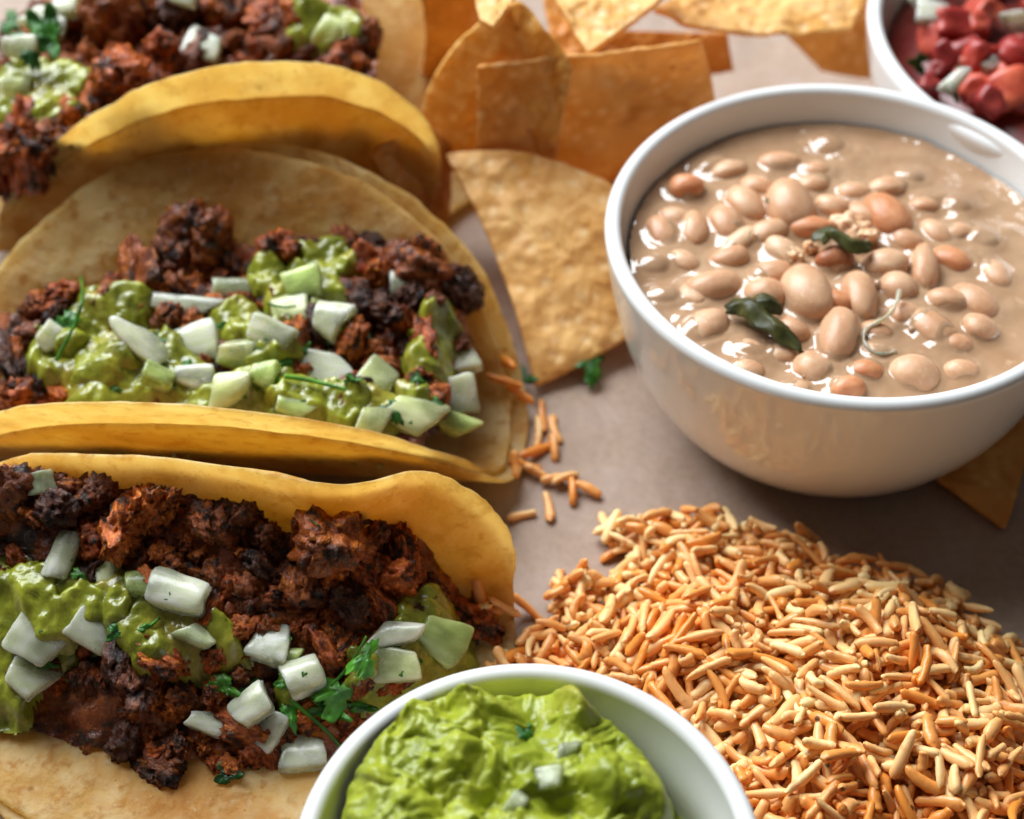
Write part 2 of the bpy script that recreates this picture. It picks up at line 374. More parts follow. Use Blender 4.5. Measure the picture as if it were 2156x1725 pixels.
# x, y, long, short (photo crop pixels), angle of the long axis, protrusion, tint
beans = [(290,590,100,86,0,.30,'r'),(628,640,190,150,68,.50,'n'),(592,512,150,80,0,.16,'n'),(430,535,115,85,-20,.14,'p'),(420,705,130,100,60,.20,'n'),(315,720,125,90,85,.14,'n'),
 (205,735,120,95,65,.12,'n'),(378,905,185,120,-12,.24,'n'),(335,1045,170,140,-30,.16,'p'),(562,872,140,95,-5,.24,'n'),(684,925,200,150,62,.55,'p'),(545,932,135,115,15,.32,'p'),
 (852,940,175,105,80,.36,'n'),(782,1065,175,125,-78,.36,'n'),(772,968,115,85,15,.30,'r'),(935,838,150,110,5,.36,'p'),(978,910,115,110,40,.26,'p'),(1060,850,170,85,84,.30,'n'),
 (1150,822,140,100,25,.14,'r'),(1085,1040,175,115,38,.22,'n'),(1135,958,130,90,10,.22,'n'),(1222,952,160,115,40,.18,'n'),(1240,1045,115,95,15,.24,'p'),(1030,1185,170,150,10,.26,'p'),
 (812,1240,115,90,0,.20,'r'),(700,1170,130,120,30,.20,'p'),(480,1190,105,75,10,.10,'p'),(936,668,165,135,50,.34,'r'),(690,722,175,75,5,.24,'r'),(605,800,130,95,35,.20,'w'),(560,735,120,90,-20,.22,'p'),
 (762,655,115,80,15,.20,'p'),(833,610,115,75,5,.14,'p'),(945,590,125,90,-10,.12,'p'),(748,462,110,70,0,.03,'n'),(770,825,120,85,-10,.30,'d'),(210,945,110,80,0,.08,'p'),(632,1052,110,85,30,.16,'n'),
 (1180,1185,85,65,0,.10,'p'),(1062,650,90,70,0,.06,'n'),(482,640,130,110,50,.22,'p'),(1165,655,80,60,10,.06,'r'),(280,832,110,75,20,.08,'p'),(330,490,90,60,-20,.04,'n'),(150,850,90,70,0,.03,'p'),
 (870,1185,75,55,0,.14,'r'),(1250,760,90,65,20,.04,'n'),(1170,740,100,70,-15,.06,'p'),(640,1250,80,60,0,.02,'p'),(1000,760,90,70,30,.10,'n'),(905,1060,110,90,20,.10,'n'),(1010,560,80,55,0,.02,'n'),(470,760,110,75,-30,.12,'w')]
TINT = dict(n=(.92, .86, .80), r=(.95, .68, .52), p=(.98, .97, .94), w=(1.08, 1.18, 1.22), d=(.66, .42, .30))
def bean_mesh(k):
    v = ICO4[0].copy(); bend = [.10, .20, .04][k % 3]
    p = v * np.array([1, 1, .93]); p[:, 1] *= 1 + .08 * v[:, 0] * (1 if k % 2 else -1)
    p[:, 1] += bend * (v[:, 0] ** 2) - bend * .4
    groove = np.exp(-((v[:, 1] + 1) / .25) ** 2) * np.exp(-(v[:, 0] / .5) ** 2); p[:, 1] += groove * .14
    p *= (1 + .035 * vnoise(v * 1.7, 40 + k) + .012 * vnoise(v * 6, 50 + k))[:, None]
    return mesh('bean', p, ICO4[1])
bmesh_v = [bean_mesh(k) for k in range(6)]
for m_ in bmesh_v: m_.materials.append(M['bean'])
placed = []
beans += [(250,690,110,90,20,.08,'p'),(520,590,120,90,10,.14,'n'),(700,585,110,85,-20,.12,'p'),(860,680,115,85,30,.16,'n'),(1100,740,115,85,40,.12,'p'),(1000,1000,115,95,0,.12,'n'),(900,1130,110,90,20,.08,'p'),(600,1130,110,85,0,.06,'p'),(430,820,120,85,-15,.14,'n'),(1160,1100,110,85,10,.1,'n'),(300,940,100,80,40,.06,'p'),(1290,870,100,80,60,.1,'p'),(700,540,100,75,0,.1,'n'),(500,1120,105,80,10,.06,'p')]
for k, (x, y, lo, sh, an, pro, ti) in enumerate(beans):
    lo, sh = max(lo, 112), max(sh, 84)
    u, v = c5(x, y); a = math.radians(an)
    pro = pro * 1.1 + .15; dz = pro
    p = P(u, v, ZS + dz * .6)
    e1 = P(u + math.cos(a) * lo * .3255, v + math.sin(a) * lo * .3255, p[2])
    sc = depth(p) / FPX
    ax = e1 - p; la = np.linalg.norm(ax) * 1.05; lb = sh * .3255 * sc * 1.10
    if la > 1.45 * lb: la = 1.45 * lb + (la - 1.45 * lb) * .5
    lb = min(lb, .66); la = min(max(la, lb), .88)
    rr = math.hypot(p[0] - BC[0], p[1] - BC[1])
    if rr + la > 5.05:
        q = max(0, 5.05 - la) / rr; p[0] = BC[0] + (p[0] - BC[0]) * q; p[1] = BC[1] + (p[1] - BC[1]) * q
    lc = lb * .92
    zc = ZS + pro - lc
    tilt = rng.normal(0, .12, 2)
    nrm = (tilt[0], tilt[1], 1)
    R_ = frame(ax, nrm)
    placed.append((p[0], p[1], zc, la, lb, lc, math.atan2(ax[1], ax[0]), pro))
    put('bean', bmesh_v[k % 6], None, soup, (p[0], p[1], zc), R_, (la, lb, lc), TINT[ti])
gs = .05; q = np.arange(-5.2, 5.2001, gs); X, Y = np.meshgrid(q, q); RR = np.hypot(X, Y)
Zb = np.full_like(X, ZS)
def smax(a, b, k):
    h = np.clip(.5 + .5 * (b - a) / k, 0, 1); return a + (b - a) * h + k * h * (1 - h)
for (bx, by, zc, la, lb, lc, yaw, pro) in placed:
    dx, dy = X - (bx - BC[0]), Y - (by - BC[1]); a = (dx * math.cos(yaw) + dy * math.sin(yaw)) / la; b = (-dx * math.sin(yaw) + dy * math.cos(yaw)) / lb
    d2 = a * a + b * b
    film = zc + lc * np.sqrt(np.clip(1 - d2, 0, 1)) - (0.05 if pro > .2 else -.015) - .30 * max(pro - .2, 0)
    film = np.where(d2 < 1, film, -9)
    Zb = np.where(film > -5, smax(Zb, film, .07), Zb)
    rim = np.exp(-((np.sqrt(d2) - 1.02) * min(la, lb) / .13) ** 2)
    Zb += .045 * rim * (1 if pro > .1 else .5)
XY3 = np.stack([X * .9, Y * .9, X * 0], -1)
Zb += .050 * fbm(XY3 * 1.4, 11, 2) + .007 * vnoise(XY3 * 6, 19) + .05 * sstep(RR, 4.85, 5.15)
nn = len(q); idx = np.arange(nn * nn).reshape(nn, nn); ok = RR < 5.19
cells = ok[:-1, :-1] & ok[1:, :-1] & ok[:-1, 1:] & ok[1:, 1:]
def grid_mesh(name, X, Y, Z, cells, skirt=None):
    nn0, nn1 = X.shape; idx = np.arange(nn0 * nn1).reshape(nn0, nn1)
    ii, jj = np.nonzero(cells)
    F = np.stack([idx[ii, jj], idx[ii, jj + 1], idx[ii + 1, jj + 1], idx[ii + 1, jj]], -1)
    used = np.unique(F); mp = np.full(nn0 * nn1, -1); mp[used] = np.arange(len(used))
    return mesh(name, np.stack([X, Y, Z], -1).reshape(-1, 3)[used], mp[F])
put('broth', grid_mesh('broth', X, Y, Zb - ZS, cells), M['broth'], soup, (BC[0], BC[1], ZS))
def broth_z(p):
    i = int(np.clip((p[1] - BC[1] + 5.2) / gs, 0, nn - 1)); j = int(np.clip((p[0] - BC[0] + 5.2) / gs, 0, nn - 1)); return Zb[i, j]
# stewed herb leaves in the soup
def strip_leaf(pts, wid, th, fold, seed):
    """folded leaf ribbon: pts world path, wid half-width per point"""
    pts = spline(pts, 22); wid = np.interp(np.linspace(0, 1, 22), np.linspace(0, 1, len(wid)), wid)
    T = np.gradient(pts, axis=0); T /= np.linalg.norm(T, axis=1, keepdims=True)
    side = np.cross(T, [0, 0, 1.]); side /= np.linalg.norm(side, axis=1, keepdims=True)
    m = 11; s = np.linspace(-1, 1, m); V = []
    G = pts[:, None] + side[:, None] * (wid[:, None] * s)[..., None] + np.array([0, 0, 1.]) * ((1 - np.abs(s)) * fold - .3 * fold)[None, :, None] * (wid / wid.max())[:, None, None]
    G += .10 * np.stack([fbm(G * 2.2, seed), fbm(G * 2.2, seed + 5), fbm(G * 2.2, seed + 9)], -1)
    a, b = G + [0, 0, th / 2], G - [0, 0, th / 2]; V = np.concatenate([a.reshape(-1, 3), b.reshape(-1, 3)]); N0 = 22 * m; F = []
    for i in range(21):
        for j in range(m - 1):
            q = [i * m + j, (i + 1) * m + j, (i + 1) * m + j + 1, i * m + j + 1]; F.append(q); F.append([w + N0 for w in q[::-1]])
    for i in range(21):
        for j in (0, m - 1):
            q = [i * m + j, i * m + j + N0, (i + 1) * m + j + N0, (i + 1) * m + j]; F.append(q if j == 0 else q[::-1])
    for i in (0, 21):
        for j in range(m - 1):
            q = [i * m + j, i * m + j + 1, i * m + j + 1 + N0, i * m + j + N0]; F.append(q if i == 0 else q[::-1])
    return V, F
def soup_leaf(path, wid, fold, seed, col=(1, 1, 1)):
    pts = [P(*c5(x, y), ZS + h) for x, y, h in path]; o = np.array([BC[0], BC[1], ZS])
    V, F = strip_leaf(pts, wid, .035, fold, seed)
    put('herb_leaf', mesh('herb_leaf', V - o, F), M['stew_leaf'], soup, o, color=tuple(.5 + .5 * q_ for q_ in col))
soup_leaf([(412,1000,.30),(470,985,.46),(550,1040,.48),(620,1095,.40),(672,1138,.26)], [.12,.34,.30,.22,.14,.05], .22, 3, (1, 1, 1))
soup_leaf([(480,970,.36),(540,975,.50),(600,1010,.32)], [.10,.22,.20,.05], .1, 8, (.55, .6, .6))
soup_leaf([(708,790,.52),(745,755,.66),(800,785,.64),(850,800,.60),(890,795,.50)], [.14,.24,.22,.24,.10], .16, 5, (.7, .8, .8))
soup_leaf([(545,640,.34),(575,665,.36),(592,690,.28)], [.05,.09,.06], .05, 15, (.8, .9, .8))
soup_leaf([(1090,660,.08),(1110,680,.09)], [.12,.10], .04, 21, (.4, .5, .5))
# mashed pieces, a curled bean skin, bubbles
def lump(seed, amp=.35, freq=2.2):
    v = ICO4[0]; r = 1 + amp * fbm(v * freq, seed, 4, .55); return mesh('lump', v * r[:, None], ICO4[1])
mash = lump(77); mash.materials.append(M['bean'])
for (x, y, r, h) in [(830,735,.52,.42),(870,760,.34,.44),(640,830,.26,.28),(500,770,.24,.18),(690,800,.2,.25)]:
    p = P(*c5(x, y), ZS + h * .6); put('mashed_bean', mash, None, soup, (p[0], p[1], ZS + h - r * .7), rand_rot(), (r, r * .8, r * .7), (1.12, 1.18, 1.15))
pth = [P(*c5(x, y), ZS + h) for x, y, h in [(978,940,.42),(965,985,.44),(940,1020,.36),(900,1045,.28),(868,1065,.22),(862,1100,.20),(885,1135,.19),(925,1145,.18),(965,1135,.16)]]
V, F = tube(spline(pth, 40) - np.array([BC[0], BC[1], ZS]), np.linspace(.055, .035, 40) * (1 + .3 * np.sin(np.arange(40))), 8)
put('bean_skin', mesh('bean_skin', V, F), M['onion'], soup, (BC[0], BC[1], ZS), color=(1, .88, .72))
bub = mesh('bubble', ICO3[0], ICO3[1]); bub.materials.append(M['broth'])
for (x, y, r) in [(1015,1075,.085),(268,612,.05),(668,1225,.05),(905,930,.14),(1180,1060,.04),(250,640,.04)]:
    p = P(*c5(x, y), ZS); z = broth_z(p); put('bubble', bub, None, soup, (p[0], p[1], z + r * .2), None, (r, r, r))

# ------------------------------------------------------------------ tortillas
class Taco:
    def __init__(s, cx, cy, yaw, Rad, ex, back, front, z0, bumps=(), rfun=None, qb=1.0):
        s.qb = qb
        s.c = np.array([cx, cy, z0]); s.a = np.array([math.cos(yaw), math.sin(yaw), 0]); s.b = np.array([-math.sin(yaw), math.cos(yaw), 0])
        s.R, s.ex, s.back, s.front, s.bumps, s.rfun, s.yaw = Rad, ex, back, front, bumps, rfun, yaw
    def side(s, t, q, par, sign):
        phi0, p1, p2, L, k = par; n = 60; g = np.linspace(0, 1, n)
        phi = phi0 + p1 * t / s.R + p2 * np.clip(t / s.R, -1.15, 1.15) ** 2
        for (sd, t0, w, am) in s.bumps:
            if sd == sign: phi = phi + am * np.exp(-((t - t0) / w) ** 2)
        ss = q[..., None] * g; x = np.clip(ss / L, 0, 1); A = phi[..., None] * (x * x * (3 - 2 * x)) + k * ss
        ds = q / (n - 1); ca, sa = np.cos(A), np.sin(A)
        return (ca[..., 1:] + ca[..., :-1]).sum(-1) / 2 * ds, (sa[..., 1:] + sa[..., :-1]).sum(-1) / 2 * ds, A[..., -1]
    def local(s, t, q, off=0.):
        db, zb, ab = s.side(t, np.maximum(q, 0), s.back, 1); df, zf, af = s.side(t, np.maximum(-q, 0), s.front, -1)
        bk = q >= 0
        w = np.where(bk, db, -df); z = np.where(bk, zb, zf); ang = np.where(bk, ab, af)
        return w - np.where(bk, 1, -1) * off * np.sin(ang), z + off * np.cos(ang)
    def surf(s, t, q, off=0.):
        w, z = s.local(t, q, off)
        return s.c + t[..., None] * s.a + w[..., None] * s.b + z[..., None] * np.array([0, 0, 1.])
    def disc(s, rho, th, dt=0., dq=0., seed=0):
        c, n = np.cos(th), np.sin(th); e = 2 / s.ex
        R_ = s.R * (1 + .010 * vnoise(np.stack([np.cos(th) * 3, np.sin(th) * 3, th * 0 + seed], -1), seed) + .007 * vnoise(np.stack([np.cos(th) * 11, np.sin(th) * 11, th * 0 + seed], -1), seed + 1) + .003 * vnoise(np.stack([np.cos(th) * 34, np.sin(th) * 34, th * 0 + seed], -1), seed + 2))
        if s.rfun: R_ = R_ * s.rfun(th)
        ex = np.where(n > 0, e, 1.0)
        return dt + rho * R_ * np.sign(c) * np.abs(c) ** ex, dq + rho * R_ * np.sign(n) * np.abs(n) ** ex * np.where(n > 0, s.qb, 1.0)
    def tortilla(s, parent, off, dt, dq, seed, th=.115, label=None, fs=1.0):
        nr, na = 46, 300
        rho = 1 - (1 - np.linspace(0, 1, nr)) ** 1.3; rho[-2] = 1 - .05 / s.R
        RH, TH = np.meshgrid(rho, np.linspace(0, 2 * np.pi, na, endpoint=False), indexing='ij')
        t, q = s.disc(RH, TH, dt, dq, seed); q = np.where(q < 0, q * fs, q); Pt = s.surf(t, q, off)
        Pt = Pt + (.07 * fbm(Pt * .8, seed + 3, 3) + .022 * fbm(Pt * 3.1, seed + 8, 2))[..., None] * np.array([.2, -.8, .5]) * (.3 + .7 * RH[..., None])
        V, F = polar_solid(Pt, th); org = np.array(parent.location) / S
        o = put('tortilla', mesh('tortilla', V - org, F), M['tortilla'], parent, org)
        if label: o['label'] = label
        return Pt
    def raster(s, zlim):
        tt, qq = np.meshgrid(np.linspace(-s.R, s.R, 500), np.linspace(-s.R, s.R, 700), indexing='ij')
        k = (np.abs(tt) ** s.ex + np.abs(qq) ** s.ex) < s.R ** s.ex
        p = s.surf(tt[k], qq[k], .08); hsplat(p[p[:, 2] < zlim])
    def clamp(s, c, r):
        d = np.asarray(c, float) - s.c; t, w, z = d @ s.a, d @ s.b, d[2]; lim = max(s.R ** s.ex - min(abs(t), s.R * .98) ** s.ex, .01) ** (1 / s.ex)
        for sg in (-1, 1):
            qs = sg * np.linspace(0, lim, 60); wq, zq = s.local(np.full(60, t), qs, .07)
            if z < zq.max():
                wl = np.interp(z, np.maximum.accumulate(zq), wq)
                w = max(w, wl + r) if sg < 0 else min(w, wl - r)
        return s.c + t * s.a + w * s.b + np.array([0, 0, z])
    def xy(s, t, w): return s.c[:2] + t[..., None] * s.a[:2] + w[..., None] * s.b[:2]
    def bed(s, parent, zfun, seed, keep=None, poly=None):
        """lumpy mass of meat under the loose pieces, resting inside the tortilla"""
        d = .09; t = np.arange(-s.R, s.R + d, d); w = np.arange(-5.5, 6.0, d); TT, WW = np.meshgrid(t, w, indexing='ij')
        zw = np.empty_like(TT); qs = np.linspace(-s.R, s.R, 260)
        for i, ti in enumerate(t):
            m = abs(ti); lim = max(s.R ** s.ex - m ** s.ex, 0) ** (1 / s.ex); k = np.abs(qs) <= lim
            wq, zq = s.local(np.full(k.sum(), ti), qs[k], .07)
            if k.sum() < 3: zw[i] = 9; continue
            o = np.argsort(wq); zw[i] = np.interp(w, wq[o], zq[o], left=9, right=9)
        zf = zfun(TT, WW); xy = s.xy(TT, WW); p3 = np.stack([xy[..., 0], xy[..., 1], TT * 0], -1)
        zf = zf + .22 * fbm(p3 * 1.3, seed, 3) + .10 * fbm(p3 * 4.5, seed + 7, 2)
        ok = (zf > zw - .12)
        uv = proj(np.concatenate([xy, (zf + s.c[2])[..., None]], -1))
        if poly is not None: ok &= inpoly(uv[..., 0], uv[..., 1], poly)
        if keep is not None: ok &= keep(TT, WW)
        zz = np.maximum(zf, zw - .12) + s.c[2]
        cells = ok[:-1, :-1] & ok[1:, :-1] & ok[:-1, 1:] & ok[1:, 1:]
        org = np.array(parent.location) / S
        o = put('chopped_meat', grid_mesh('chopped_meat', xy[..., 0] - org[0], xy[..., 1] - org[1], zz - org[2], cells.T.T), M['meat'], parent, org, color=(.55, .5, .5))  # meat mass tinted dark, painting deep shadow in the gaps between pieces
        o['kind'] = 'stuff'
        pts = np.concatenate([xy, zz[..., None]], -1)[ok]
        for ddx in (0, .05):
            hsplat(pts + [ddx, 0, 0]); hsplat(pts + [0, ddx, 0]); hsplat(pts + [ddx, ddx, 0])

taco_a = Taco(-6.805, 37.654, .087, 8.6, 1.85, (.55, 0, 0, 2.6, 0.), (1.358, .074, -.182, 1.851, .011), .36,
              rfun=lambda th: (.884 + .116 * sstep(np.sin(th), -.1, .35)) * (1 - .36 * np.exp(-((((th - 6.02) + np.pi) % (2 * np.pi) - np.pi) / .52) ** 2)))
taco_b = Taco(-7.08, 29.48, -.06, 7.3, 2.0, (.82, .06, .06, 2.46, -.005), (1.09, 0, -.03, 2.65, -.001), .36, rfun=lambda th: 1 - .045 * sstep(-np.sin(th), .1, .7))
taco_c = Taco(-6.4, 23.0, .004, 6.5, 3.4, (1.524, .164, -.266, 1.623, .01), (.10, .05, 0, 2.0, -.02), .30, qb=.814,
              bumps=((1, 2.7, 1.3, .09), (1, -1.2, 1.2, -.03), (1, 4.6, .9, -.07)), rfun=lambda th: 1 - .085 * np.exp(-(((th - 4.08)) / .6) ** 2))
tA = thing('taco', (-6.8, 37.65, 0), 'blurred rear taco, its charred meat piled behind a tall yellow tortilla edge', 'taco', 'tacos in a row')
tB = thing('taco', (-7.1, 29.5, 0), 'middle taco heaped with chopped onion and green salsa', 'taco', 'tacos in a row')
tC = thing('taco', (-6.4, 22.4, 0), 'front taco lying open beside the guacamole bowl', 'taco', 'tacos in a row')
taco_a.tortilla(tA, 0, 0, 0, 1); taco_a.tortilla(tA, -.19, -.15, .15, 2, fs=.89)
taco_b.tortilla(tB, 0, -.25, -.02, 3); taco_b.tortilla(tB, -.22, .15, .12, 4, fs=.88)
taco_c.tortilla(tC, 0, 0, 0, 5); taco_c.tortilla(tC, -.16, -.1, -.22, 6)
use('C'); taco_c.raster(1.2); use('G'); taco_c.raster(9); taco_b.raster(1.3)
TK = {tA.name: ('A', taco_a), tB.name: ('B', taco_b), tC.name: ('C', taco_c)}
def pick(parent):
    k = TK.get(parent.name) if parent is not None else None
    use(k[0] if k else ('D' if parent is not None else 'G')); return k[1] if k else None
def zA(t, w): return 4.75 * (1 - np.clip(np.abs(t + .7) / 8.2, 0, 1) ** 8) - .06 * np.abs(w - 1.0) - .15
def zB(t, w): return (2.75 + .12 * np.clip(w, -3, 4)) * (1 - np.clip(np.abs(t) / 6.7, 0, 1.2) ** 9) - .1
def wfront(t): return np.interp(t, [-6.5, -5, -3.8, -2.6, -1, 1, 3, 5, 6.4], [-2.2, -2.5, -2.9, -3.6, -4.0, -4.0, -3.8, -3.2, -2.2])
def zC(t, w):
    wf = wfront(t); x = np.clip((w - wf) / (.9 - wf), 0, 1.1)
    return -.35 + 3.75 * x ** .9 * (1 - np.clip((t - 2.9) / 2.4, 0, 1) ** 2 * .85) * (1 - np.clip((-t - 4.7) / 1.5, 0, 1) ** 2 * .9)
use('A'); taco_a.bed(tA, zA, 21, poly=[(-900,900),(-900,-500),(690,-500),(770,20),(800,110),(790,190),(500,700)]); use('B'); taco_b.bed(tB, zB, 22, poly=[(-400,1100),(-400,640),(60,655),(215,610),(330,540),(390,475),(470,500),(560,520),(700,505),(860,500),(930,570),(985,640),(1000,780),(985,870),(900,930),(880,1100)]); use('C'); taco_c.bed(tC, zC, 23, keep=lambda t, w: (w > wfront(t) - .4) & (t < 5.7))

# ------------------------------------------------------------------ meat pieces
def chunk_mesh(k):
    v = ICO4[0]; rg = np.random.default_rng(100 + k); st = rg.uniform(.75, 1.3, 3)
    p = v * st
    w = p + .35 * np.stack([vnoise(p * 1.5, k), vnoise(p * 1.5, k + 31), vnoise(p * 1.5, k + 57)], -1)
    r = 1 + .38 * vnoise(w * 1.15, k + 3) + .24 * (1 - 2 * np.abs(vnoise(w * 2.4, k + 9))) + .16 * (2 * np.abs(vnoise(w * 4.6, k + 13)) - .6) + .09 * (2 * np.abs(vnoise(w * 9.5, k + 17)) - .6) + .03 * vnoise(w * 19, k + 19)
    if k % 3 == 0:   # shredded strands
        r += .13 * (1 - 2 * np.abs(vnoise(w * np.array([1.5, 7, 7]), k + 23)))
    m = mesh('meat', p * np.maximum(r, .25)[:, None], ICO4[1]); m.materials.append(M['meat']); return m
chunks = [chunk_mesh(k) for k in range(12)]
MC = dict(b=(.85, .85, .85), c=(.18, .16, .18), o=(1.5, 1.5, 1.2), r=(1.15, .95, .8), d=(.45, .42, .42))
def meat(parent, u, v, size, c, el=None, lift=.25):
    tk = pick(parent); p = hit(u, v)
    if p[2] < .05: return
    r = size / 2 * depth(p) / FPX * (.92 if size < 85 else .80)
    el = el or (rng.uniform(.85, 1.35), rng.uniform(.7, 1.05), rng.uniform(.6, .9))
    ctr = p + np.array([0, .15 * r, r * lift])
    if tk is not None: ctr = tk.clamp(ctr, r * .75)
    col = np.array(MC[c]) * rng.uniform(.85, 1.15)
    put('meat_chunk', chunks[rng.integers(12)], None, parent, ctr, rand_rot() if abs(el[0] - el[2]) < .8 else frame((math.cos(rng.uniform(-1, 1)), math.sin(rng.uniform(-1, 1)), 0), (0, -.3, 1)), [e * r for e in el], col.tolist())
    hball(ctr, r * .85, r * .75)
def scatter(parent, poly, n, lo, hi, pal, lift=.25, mind=.55):
    poly = np.array(poly, float); got = []; k = 0
    while len(got) < n and k < 6000:
        k += 1; u = rng.uniform(poly[:, 0].min(), poly[:, 0].max()); v = rng.uniform(poly[:, 1].min(), poly[:, 1].max())
        if not inpoly(u, v, poly): continue
        sz = rng.uniform(lo, hi)
        if any((u - a) ** 2 + (v - b) ** 2 < (mind * (sz + c) / 2) ** 2 for a, b, c in got): continue
        got.append((u, v, sz)); meat(parent, u, v, sz, pal[rng.integers(len(pal))], lift=lift)
PA = [(0,440),(0,120),(60,80),(150,20),(300,20),(620,20),(780,100),(760,135),(560,120),(400,160),(200,260)]
PB = [(25,720),(60,650),(215,600),(330,530),(390,460),(470,500),(560,520),(700,500),(860,490),(930,560),(1000,620),(1005,780),(1000,860),(900,900),(600,885),(300,870),(0,860),(-90,850),(-100,740)]
PCp = [(0,1010),(300,1030),(600,1060),(850,1120),(910,1230),(1000,1330),(960,1380),(850,1440),(700,1590),(450,1630),(340,1620),(250,1560),(235,1470),(60,1450),(0,1440),(-110,1420),(-120,1060)]
scatter(tA, PA, 60, 50, 95, 'bbrrbdo', .3)
for a in [(235,70,190,'b'),(255,190,150,'r'),(60,370,150,'r'),(30,330,90,'o'),(380,50,120,'c'),(345,115,90,'r'),(560,70,110,'r'),(640,55,100,'o'),(480,40,90,'b'),(720,90,90,'c'),(740,150,50,'o')]: meat(tA, *a, lift=.5)
scatter(tB, PB, 120, 38, 78, 'bbrrdooocc', .2)
for a in [(410,505,130,'d'),(455,520,110,'b'),(360,560,120,'d'),(290,595,110,'b'),(585,535,100,'r'),(650,555,60,'o'),(770,560,90,'r'),(790,600,80,'o'),(760,500,70,'r'),(900,545,90,'o'),(900,600,110,'b'),(970,620,100,'c'),
          (820,675,110,'c'),(770,660,80,'c'),(900,670,80,'d'),(30,780,120,'c'),(130,640,100,'r'),(80,655,70,'b'),(70,850,110,'r'),(130,835,80,'o'),(215,865,90,'c'),(250,800,60,'o'),(510,650,50,'r'),(355,680,70,'b'),(740,735,90,'o'),(850,710,90,'r'),(880,770,110,'r'),(885,820,80,'o'),(1010,800,70,'r'),(715,880,70,'r'),(450,870,50,'o')]: meat(tB, *a, lift=.35)
scatter(tC, PCp, 190, 36, 76, 'bbrddrroooc', .2)
for a in [(20,1070,130,'d'),(115,1085,110,'c'),(310,1090,120,'o'),(250,1120,120,'o'),(350,1075,90,'o'),(190,1150,80,'r'),(430,1110,90,'b'),(480,1130,80,'b'),(520,1080,90,'d'),(560,1210,90,'c'),(690,1150,150,'b'),(740,1170,110,'r'),(850,1180,110,'r'),(830,1230,120,'r'),(900,1250,90,'b'),
          (705,1225,80,'o'),(630,1245,90,'b'),(740,1280,90,'c'),(520,1250,90,'b'),(310,1370,140,'r'),(345,1390,110,'o'),(390,1400,70,'o'),(250,1400,110,'c'),(300,1450,120,'d'),(450,1290,90,'r'),(400,1490,110,'b'),(265,1570,100,'c'),(370,1580,110,'b'),(330,1620,90,'d'),(520,1560,120,'b'),(570,1580,90,'r'),(700,1390,80,'r'),(730,1370,60,'o'),(760,1440,80,'b'),(1020,1330,90,'r'),(990,1310,70,'r'),(180,1440,80,'d')]: meat(tC, *a, lift=.3)

# ------------------------------------------------------------------ green salsa sheets
def blur(a, k, it=3):
    for _ in range(it):
        for ax in (0, 1):
            c = np.cumsum(np.pad(a, [(k + 1, k) if i == ax else (0, 0) for i in (0, 1)], mode='edge'), axis=ax)
            a = (np.take(c, range(2 * k + 1, c.shape[ax]), ax) - np.take(c, range(0, c.shape[ax] - 2 * k - 1), ax)) / (2 * k + 1)
    return a
def dil(a, k):
    for _ in range(k):
        b = np.pad(a, 1, mode='edge'); a = np.max([b[1:-1, 1:-1], b[:-2, 1:-1], b[2:, 1:-1], b[1:-1, :-2], b[1:-1, 2:]], 0)
    return a
def salsa(parent, blobs, seed, thick=.26, name='green_salsa', k=3):
    pick(parent)
    hs = [(hit(u, v), 1.2 * r * depth(hit(u, v)) / FPX) for u, v, r in blobs]
    x0 = min(p[0] - 1.6 * r for p, r in hs); x1 = max(p[0] + 1.6 * r for p, r in hs); y0 = min(p[1] - 1.6 * r for p, r in hs); y1 = max(p[1] + 1.6 * r for p, r in hs)
    i0, j0 = hcell(x0, y0); i1, j1 = hcell(x1, y1); i0, j0 = max(i0, 0), max(j0, 0); i1, j1 = min(i1, HNY - 1), min(j1, HNX - 1)
    if i1 - i0 < 4 or j1 - j0 < 4: return
    H = HM[i0:i1, j0:j1]; zc = np.median([p[2] for p, _ in hs]); Hc = np.clip(H, zc - 1.2, zc + .55)
    B = blur(dil(Hc, 4), k) - .02
    yy = HY0 + (np.arange(i0, i1) + .5) * HD; xx = HX0 + (np.arange(j0, j1) + .5) * HD; X, Y = np.meshgrid(xx, yy)
    p3 = np.stack([X, Y, X * 0], -1); m = np.zeros_like(X)
    wx = X + .22 * fbm(p3 * 1.8, seed, 3); wy = Y + .22 * fbm(p3 * 1.8, seed + 5, 3)
    for p, r in hs: m = np.maximum(m, np.exp(-(((wx - p[0]) ** 2 + (wy - p[1]) ** 2) / r ** 2) * 1.2))
    Z = B + thick * (sstep(m, .25, .75)) - .38 * (1 - sstep(m, .2, .42)) + .13 * fbm(p3 * 2.4, seed + 2, 3) * m + .05 * np.abs(fbm(p3 * 5.5, seed + 4, 2))
    ok = (m > .14) & (dil(H, 2) > .3); cells = ok[:-1, :-1] & ok[1:, :-1] & ok[:-1, 1:] & ok[1:, 1:]
    if cells.sum() < 6: return
    todo = set(zip(*[a.tolist() for a in np.nonzero(cells)])); best = []
    while todo:
        st = [todo.pop()]; comp = []
        while st:
            q_ = st.pop(); comp.append(q_)
            for d0 in ((1, 0), (-1, 0), (0, 1), (0, -1)):
                w_ = (q_[0] + d0[0], q_[1] + d0[1])
                if w_ in todo: todo.remove(w_); st.append(w_)
        if len(comp) > len(best): best = comp
    cells[:] = False; cells[tuple(np.array(best).T)] = True
    org = np.array(parent.location) / S
    put(name, grid_mesh(name, X - org[0], Y - org[1], Z - org[2], cells), M['salsa'], parent, org)
    HM[i0:i1, j0:j1] = np.maximum(H, np.where(ok, Z, -9))
salsa(tB, [(230,665,60),(270,650,60),(150,760,80),(230,770,90),(300,800,90),(370,820,80),(210,830,70),(420,850,70),(110,780,50),(520,840,60),(600,850,60),(340,740,60)], 41, .30)
